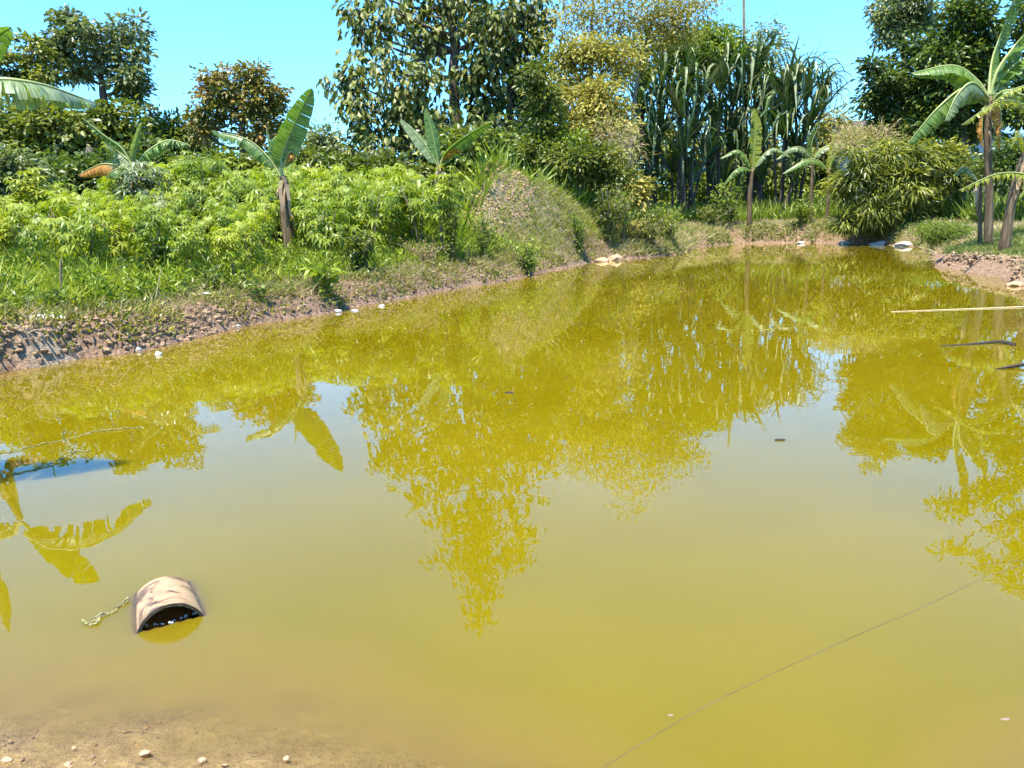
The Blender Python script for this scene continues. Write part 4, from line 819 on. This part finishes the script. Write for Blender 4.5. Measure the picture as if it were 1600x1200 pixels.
# ------------------------------------------------------------ stones, clods, litter
import bmesh
def blobmesh(name, size, seed, sub=3, rough=.22):
    bm = bmesh.new(); bmesh.ops.create_icosphere(bm, subdivisions=sub, radius=1); V_ = np.array([v.co[:] for v in bm.verts]); F_ = np.array([[v.index for v in f.verts] for f in bm.faces], np.int32); bm.free()
    q_ = np.random.default_rng(seed); n_ = sum(np.sin(V_ @ q_.normal(size=3) * k + q_.uniform(0, 6)) / k for k in (1.5, 2.5, 4, 6, 9)) * rough
    # a few flat broken faces
    for k in range(5): a = nrm(q_.normal(size=3)); dd = V_ @ a; V_ = np.where((dd > .72)[:, None], V_ - a * (dd - .72)[:, None] * .9, V_)
    V_ = V_ * (1 + n_)[:, None] * np.asarray(size); return V_, F_
def rock(label, px_, py_, wpx, hpx, mat='stone', z=0., seed=None, cat='rock', name='rock'):
    p0 = G(px_, py_, z); d = p0[1]; w_ = wpx / F * d / 2; h = hpx / F * d
    V_, F_ = blobmesh('rock', (w_, w_ * .75, h * .75), seed or int(px_ + py_))
    o = mesh(name, V_, F_, M[mat], smooth=False); o.location = (p0[0], p0[1] + w_ * .3, z + h * .15); return tag(o, label, cat)
M['foam'] = solid('pale_litter', [(.32, .31, .28), (.5, .49, .46)], 20, .5)
for a in [('large white flat stone at the left end of the far waterline', 1100, 381, 24, 9), ('small white stone right of the large flat one on the far waterline', 1132, 379, 13, 6),
          ('tiny white stone in the middle of the far waterline', 1188, 380, 12, 5), ('tiny pale stone left of the big shrub on the far waterline', 1252, 381, 10, 4), ('pale stone under the left side of the big shrub', 1320, 381, 18, 5),
          ('white stone under the big shrub at the waterline', 1376, 383, 30, 7), ('large white stone at the right end of the far waterline', 1420, 385, 40, 9),
          ('pale rounded stone at the shore below the left clay bank', 135, 557, 15, 8), ('flat pale stone in shallow water, second from the left clay bank', 212, 549, 18, 8),
          ('small pale stone lying in the water right of the flat one', 246, 555, 12, 9), ('small white stone on the slope of the left bank', 240, 522, 8, 7, 'foam', .12),
          ('white chip near the top of the left clay bank', 229, 534, 8, 5, 'foam', .05), ('pale lump at the waterline below the dry straw mound', 368, 512, 16, 6),
          ('white crumpled litter at the waterline below the bright herb', 528, 488, 12, 6, 'foam'), ('small pale chip floating right of the white litter', 597, 479, 10, 3, 'foam'),
          ('thin white chip in the water between litter and herb', 553, 486, 14, 3, 'foam'),
          ('rust-coloured rock at the waterline below the mound', 962, 407, 22, 11, 'rust'), ('long rust-coloured slab left of the rust-coloured rock', 940, 409, 20, 6, 'rust'),
          ('white litter on the grass behind the left bank', 318, 460, 18, 4, 'foam', .5), ('flat pale boulder on the front of the mound', 786, 352, 34, 15, 'stone', .95),
          ('pale boulder on the right side of the mound', 938, 348, 30, 12, 'stone', 1.0),
          ('pale stone where the right shore turns, at the picture edge', 1590, 447, 26, 8, 'rust')]:
    rock(*a)
p_ = G(34, 500, .5); V_, F_ = blobmesh('flat_rock', (.36, .12, .05), 77)
o = mesh('flat_rock', V_, F_, M['stone']); o.location = (p_[0], p_[1] + .22, g1(p_[0], p_[1] + .22) + .01); o.rotation_euler = (-.05, 0, .36); tag(o, 'long flat pale rock on the crest of the bank at the left edge', 'rock', kind='thing')
# clods of red soil on the clay faces
def clods(name, label, n, xr, yr, smin, smax, sr, mat):
    B_ = []; x = rng.uniform(*xr, n); y = rng.uniform(*yr, n); z, s = gz(x, y, True); k = (s > smin) & (s < smax); x, y, z = x[k], y[k], z[k]
    bm = bmesh.new(); bmesh.ops.create_icosphere(bm, subdivisions=1, radius=1); V_ = np.array([v.co[:] for v in bm.verts]); F_ = np.array([[v.index for v in f.verts] for f in bm.faces], np.int32); bm.free()
    m_ = len(x); sc_ = rng.uniform(*sr, m_) ; A = sc_[:, None, None] * rng.uniform(.6, 1.3, (m_, 1, 3)) * (1 + .22 * rng.normal(size=(m_, len(V_), 1)))
    VV = V_[None] * A + np.stack([x, y, z], 1)[:, None]; FF = F_[None] + (np.arange(m_) * len(V_))[:, None, None]
    o = mesh(name, VV.reshape(-1, 3), FF.reshape(-1, 3).astype(np.int32), M[mat]); tag(o, label, 'soil', kind='stuff'); print(name, m_)
clods('soil_clods', 'crumbling red-brown clods on the left clay bank', 14000, (-7.5, -2), (6.5, 12), -.02, .34, (.008, .045), 'clod')
clods('soil_clods', 'crumbling red-brown clods along the middle of the left bank', 7000, (-4, 7), (9, 24), -.05, .28, (.015, .05), 'clod')
clods('soil_clods', 'crumbling clods on the eroded right bank', 12000, (8, 14), (12, 20), -.02, .4, (.02, .06), 'clod')
clods('soil_lumps', 'lumps of dry pinkish earth on the mound', 7000, (-2, 3.2), (20.5, 25.5), 1.3, 9, (.012, .05), 'rust')
clods('gravel', 'sand grains and small pebbles in the shallow at the lower left', 1500, (-3.2, .3), (1.3, 2.15), -.35, .8, (.002, .009), 'clod')
for i, (px_, py_, w_, lab) in enumerate([(10, 1190, 16, 'pale pebble in the lower left corner'), (115, 1170, 9, 'small tan pebble in the shallow right of the corner pebble'), (226, 1180, 22, 'cluster-like grey pebble at the shallow edge'), (315, 1190, 16, 'rounded pebble at the bottom edge under the sunken pipe'), (105, 1196, 12, 'small yellow pebble at the bottom edge'), (447, 1187, 12, 'half-buried pebble furthest right in the shallow')]):
    rock(lab, px_, py_, w_, w_ * .5, 'rust', .0, 900 + i, 'pebble', 'pebble')

# ------------------------------------------------------------ pipe
e = empty('pipe', mid, 'tan pipe end lying half sunk in the pond, open mouth towards the viewer', 'pipe')
nseg, nl = 48, 16; th = .012; Vv = []; a = np.linspace(0, 2 * math.pi, nseg, endpoint=False)
def ring(r_, l_): return mid * 0 + np.outer(np.cos(a) * r_, lat) + np.outer(np.sin(a) * r_, upd) + axd * l_
rings = [ring((PIPE_R - th) * (1 + .0 * i), PIPE_L * (1 - i / nl)) for i in range(nl + 1)]
inner = np.concatenate(rings); q = []
for i in range(nl):
    for j in range(nseg): q.append((i * nseg + j, (i + 1) * nseg + j, (i + 1) * nseg + (j + 1) % nseg, i * nseg + (j + 1) % nseg))
m, n, N, L = new_mat('pipe_shell'); tcx = N.new('ShaderNodeTexCoord')
ns = N.new('ShaderNodeTexNoise'); ns.inputs['Scale'].default_value = 9; ns.inputs['Detail'].default_value = 5; ns.inputs['Distortion'].default_value = 1.2; L.new(tcx.outputs['Object'], ns.inputs[0])
r_ = ramp(N, [(.05, .03, .015), (.14, .08, .04), (.30, .19, .095), (.36, .25, .13)], [.32, .42, .50, .70]); L.new(ns.outputs[0], r_.inputs[0])
p = N.new('ShaderNodeBsdfPrincipled'); L.new(r_.outputs[0], p.inputs['Base Color']); p.inputs['Roughness'].default_value = .5; o_ = N.new('ShaderNodeOutputMaterial'); L.new(p.outputs[0], o_.inputs[0]); M['pipe'] = m
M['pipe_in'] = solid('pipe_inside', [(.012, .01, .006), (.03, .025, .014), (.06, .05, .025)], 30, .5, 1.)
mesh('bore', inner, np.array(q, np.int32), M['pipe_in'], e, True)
outer = np.concatenate([ring(PIPE_R, PIPE_L * i / nl) for i in range(nl + 1)]); mesh('shell', outer, np.array(q, np.int32), M['pipe'], e, True)
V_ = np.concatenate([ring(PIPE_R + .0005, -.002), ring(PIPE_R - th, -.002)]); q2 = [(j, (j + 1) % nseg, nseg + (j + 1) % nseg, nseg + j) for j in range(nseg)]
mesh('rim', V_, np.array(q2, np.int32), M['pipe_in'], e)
# bubbles of froth at the mouth's waterline
fb = MB(); bmv, bmf = blobmesh('f', (1, 1, 1), 3, 1, .1)
for k in range(26):
    t = rng.uniform(.06, .94); p_ = ma + ch * t + ax * (.02 + .02 * rng.uniform()) + ax * .012 * math.sin(t * 9); fb.add(bmv * rng.uniform(.002, .0065) * (1.5 if k % 9 == 0 else 1) + p_ + [0, 0, .002], t=bmf)
o = fb.build('froth', M['foam']); tag(o, 'white froth flecks in the mouth of the sunken pipe', 'froth', kind='stuff')

# ------------------------------------------------------------ things on and in the water
def strand(name, label, cat, pts, r_, mat='twig', off=(0, 0, 0), n=40):
    p_ = curve(pts, n); b0 = p_[0].copy(); tb = MB(); tb.tube(p_ - b0, r_, 6); o = tb.build(name, M[mat], None, True); o.location = b0; return tag(o, label, cat)
M['straw'] = solid('straw', [(.14, .13, .05), (.3, .27, .13)], 30)
M['deadreed'] = solid('dead_reed', [(.4, .3, .15), (.62, .5, .3)], 30)
M['darkwood'] = solid('dark_wood', [(.015, .014, .012), (.05, .04, .03)], 20)
pe = G(1392, 487.5); pe2 = P(1640, 480, pe[1] + .1)
strand('bamboo_pole', 'long thin pale pole whose tip touches the water at right', 'pole', [pe + [0, 0, .004], (pe + pe2) / 2 + [0, 0, .01], pe2 + [0, 0, .02]], np.linspace(.006, .013, 40), 'deadreed')
strand('branch', 'dark submerged branch just breaking the surface near the right edge', 'branch', [G(1470, 541), G(1510, 539), G(1560, 536) + [0, 0, .01], G(1585, 540)], np.linspace(.01, .03, 40), 'darkwood')
strand('branch', 'short dark stick in the water at the right edge, below the larger branch', 'branch', [G(1556, 577), G(1580, 576) + [0, 0, .02], G(1625, 572) + [0, 0, .04]], np.linspace(.008, .02, 40), 'darkwood')
strand('cord', 'thin dark cord crossing the lower right water', 'cord', [G(900, 1225) , G(1100, 1105), G(1300, 1010), G(1450, 945), G(1545, 900), G(1650, 868)], .0010, 'bark', n=60)
strand('cord', 'second thin cord at the right edge above the longer one', 'cord', [G(1530, 882), G(1570, 878), G(1650, 871)], .0010, 'bark')
def debris(label, px_, py_, w_, mat='darkwood', name='driftwood'):
    p0 = G(px_, py_); d = p0[1]; e_ = w_ / F * math.hypot(d, CAM_H) / 2
    V_, F_ = blobmesh('d', (e_, e_ * .4, e_ * .35), int(px_), 2, .3); o = mesh(name, V_, F_, M[mat]); o.location = p0; return tag(o, label, name)
debris('small dark twig bit floating in open water right of centre', 1219, 688, 15)
debris('small pale-topped chip floating in the mirrored tree', 795, 614, 13)
debris('short twig bit lying on open water left of the bottom tree reflection', 1048, 1118, 9, 'twig')
debris('curved dead leaf under the water surface at lower right', 1570, 1124, 14, 'twig', 'leaf_scrap')
# floating runners with shoots, left
def runner(label, pts, shoots, r_=.004):
    b0 = G(*pts[0]); tb = MB(); q_ = [G(a, b_) + [0, 0, .001 + .005 * ((i * 7) % 3)] for i, (a, b_) in enumerate(pts)]; cq = curve(q_, 60); cq[1:-1] += rng.normal(size=(58, 3)) * [.006, .012, .002]; tb.tube(cq - b0, r_ * (1 + .25 * np.sin(np.arange(60) * .9)), 5)
    e = empty('floating_runner', b0, label, 'water plant'); tb.build('stem', M['straw'], e)
    for (a, b_, hp, dx) in shoots:
        tb = MB(); p0 = G(a, b_); h = hp / F * p0[1]; tb.tube(curve([p0 - b0, p0 - b0 + [dx * h * .3, 0, h * .6], p0 - b0 + [dx * h, 0, h]], 6), np.linspace(.006, .002, 6), 4)
        tb.build('shoot', M['greenstem'], e); return e
runner('pale runner floating at the left edge with upright green shoots', [(-40, 716), (20, 706), (60, 697), (110, 685), (150, 675), (190, 671), (225, 669)],
       [(100, 690, 24, .2), (104, 690, 30, -.3), (92, 692, 20, -.8), (98, 690, 34, .1), (112, 686, 22, .5), (40, 700, 26, -.6), (28, 704, 18, .7), (62, 697, 18, .5), (68, 696, 26, -.2), (138, 678, 20, .3), (5, 712, 26, -.5), (120, 684, 14, -.9), (10, 726, 16, .8), (84, 692, 26, .3)])
runner('second pale runner bending back below the green shoots', [(20, 742), (60, 732), (90, 722), (105, 712), (118, 706), (110, 697), (98, 690)], [(112, 707, 10, .6), (85, 724, 8, -.8), (117, 706, 12, -.2)], .005)
runner('short yellow stalk floating left of the sunken pipe', [(134, 973), (150, 976), (158, 963), (176, 958), (190, 945), (200, 940)], [(134, 973, 6, -1), (188, 948, 26, .5), (197, 942, 30, .2), (203, 962, 14, .3)], .0035)
strand('stick', 'thin dry stick standing in the grass behind the left bank', 'stick', [P(96, 452, 10.9), P(95, 430, 10.9), P(95, 405, 10.9)], np.linspace(.018, .012, 40), 'twig')
strand('stick', 'thin pale stalk leaning on the bank crest near the left bank', 'stick', [G(243, 470, .5), P(247, 445, G(243, 470, .5)[1]), P(252, 420, G(243, 470, .5)[1])], np.linspace(.008, .004, 40), 'deadreed')

# ------------------------------------------------------------ far pole and houses
p0 = P(1163, 320, 70); p0[2] = g1(p0[0], p0[1]); e = empty('pole', p0, 'thin dark pole rising above the screw pines to the top edge', 'pole')
tb = MB(); tb.tube([np.zeros(3), P(1163, 100, 70) - p0, P(1162, -25, 70) - p0], [.2, .14, .1], 8); tb.build('shaft', M['bark'], e, True)
M['wallw'] = solid('white_wall', [(.55, .54, .52), (.7, .7, .68)], 3); M['blueroof'] = solid('blue_roof', [(.12, .26, .42), (.2, .38, .58)], 3, .5); M['thatch'] = solid('thatch', [(.03, .025, .02), (.10, .085, .06)], 8, stretch=(4, 4, 1))
M['glass'] = solid('dark_glass', [(.02, .025, .03), (.04, .05, .06)], 2, .1, 0, spec=.6)
def house(label, px0, px1, ytop, yeave, d, wall, roof, depth=5.):
    A = P(px0, 300, d); B_ = P(px1, 300, d); g_ = min(g1(A[0], d), g1(B_[0], d)); b0 = np.array([(A[0] + B_[0]) / 2, d + depth / 2, g_]); e = empty('house', b0, label, 'house')
    W_ = B_[0] - A[0]; ze = P((px0 + px1) / 2, yeave, d)[2] - g_; zt = P((px0 + px1) / 2, ytop, d + depth / 2)[2] - g_
    tb = MB(); tb.box((0, 0, ze / 2 + .25), (W_, depth, ze - .5)); wl = tb.build('wall', M[wall], e)
    tb = MB()
    for sy in (-1, 1):
        c_ = [(-W_ / 2 - .4, sy * (depth / 2 + .5), ze - .15), (W_ / 2 + .4, sy * (depth / 2 + .5), ze - .15), (W_ / 2 + .4, 0, zt), (-W_ / 2 - .4, 0, zt)]
        lo = np.array(c_); tb.add(np.concatenate([lo, lo - [0, 0, .08]]), [(0, 1, 2, 3), (7, 6, 5, 4), (0, 4, 5, 1), (1, 5, 6, 2), (2, 6, 7, 3), (3, 7, 4, 0)])
    tb.build('roof', M[roof], e)
    for k in range(max(1, int(W_ / 2.4))):
        x_ = -W_ / 2 + 1.2 + k * 2.4; tb = MB(); tb.box((x_, -depth / 2 - .02, ze * .6), (.9, .06, 1.0)); f_ = tb.build('window', M['thatch'], e); tb = MB(); tb.box((x_, -depth / 2 - .06, ze * .6), (.7, .04, .8)); tb.build('pane', M['glass'], f_)
    for k in (-1, 0, 1): tb = MB(); tb.box((k * W_ * .47, -depth / 2 - 1., ze * .5), (.15, .15, ze)); tb.build('post', M['thatch'], e)
house('white house with blue metal roof half hidden at the right edge', 1572, 1680, 182, 208, 44, 'wallw', 'blueroof')
house('dark thatched hut roof showing right of the screw pines', 1318, 1395, 188, 214, 48, 'wallw', 'thatch')
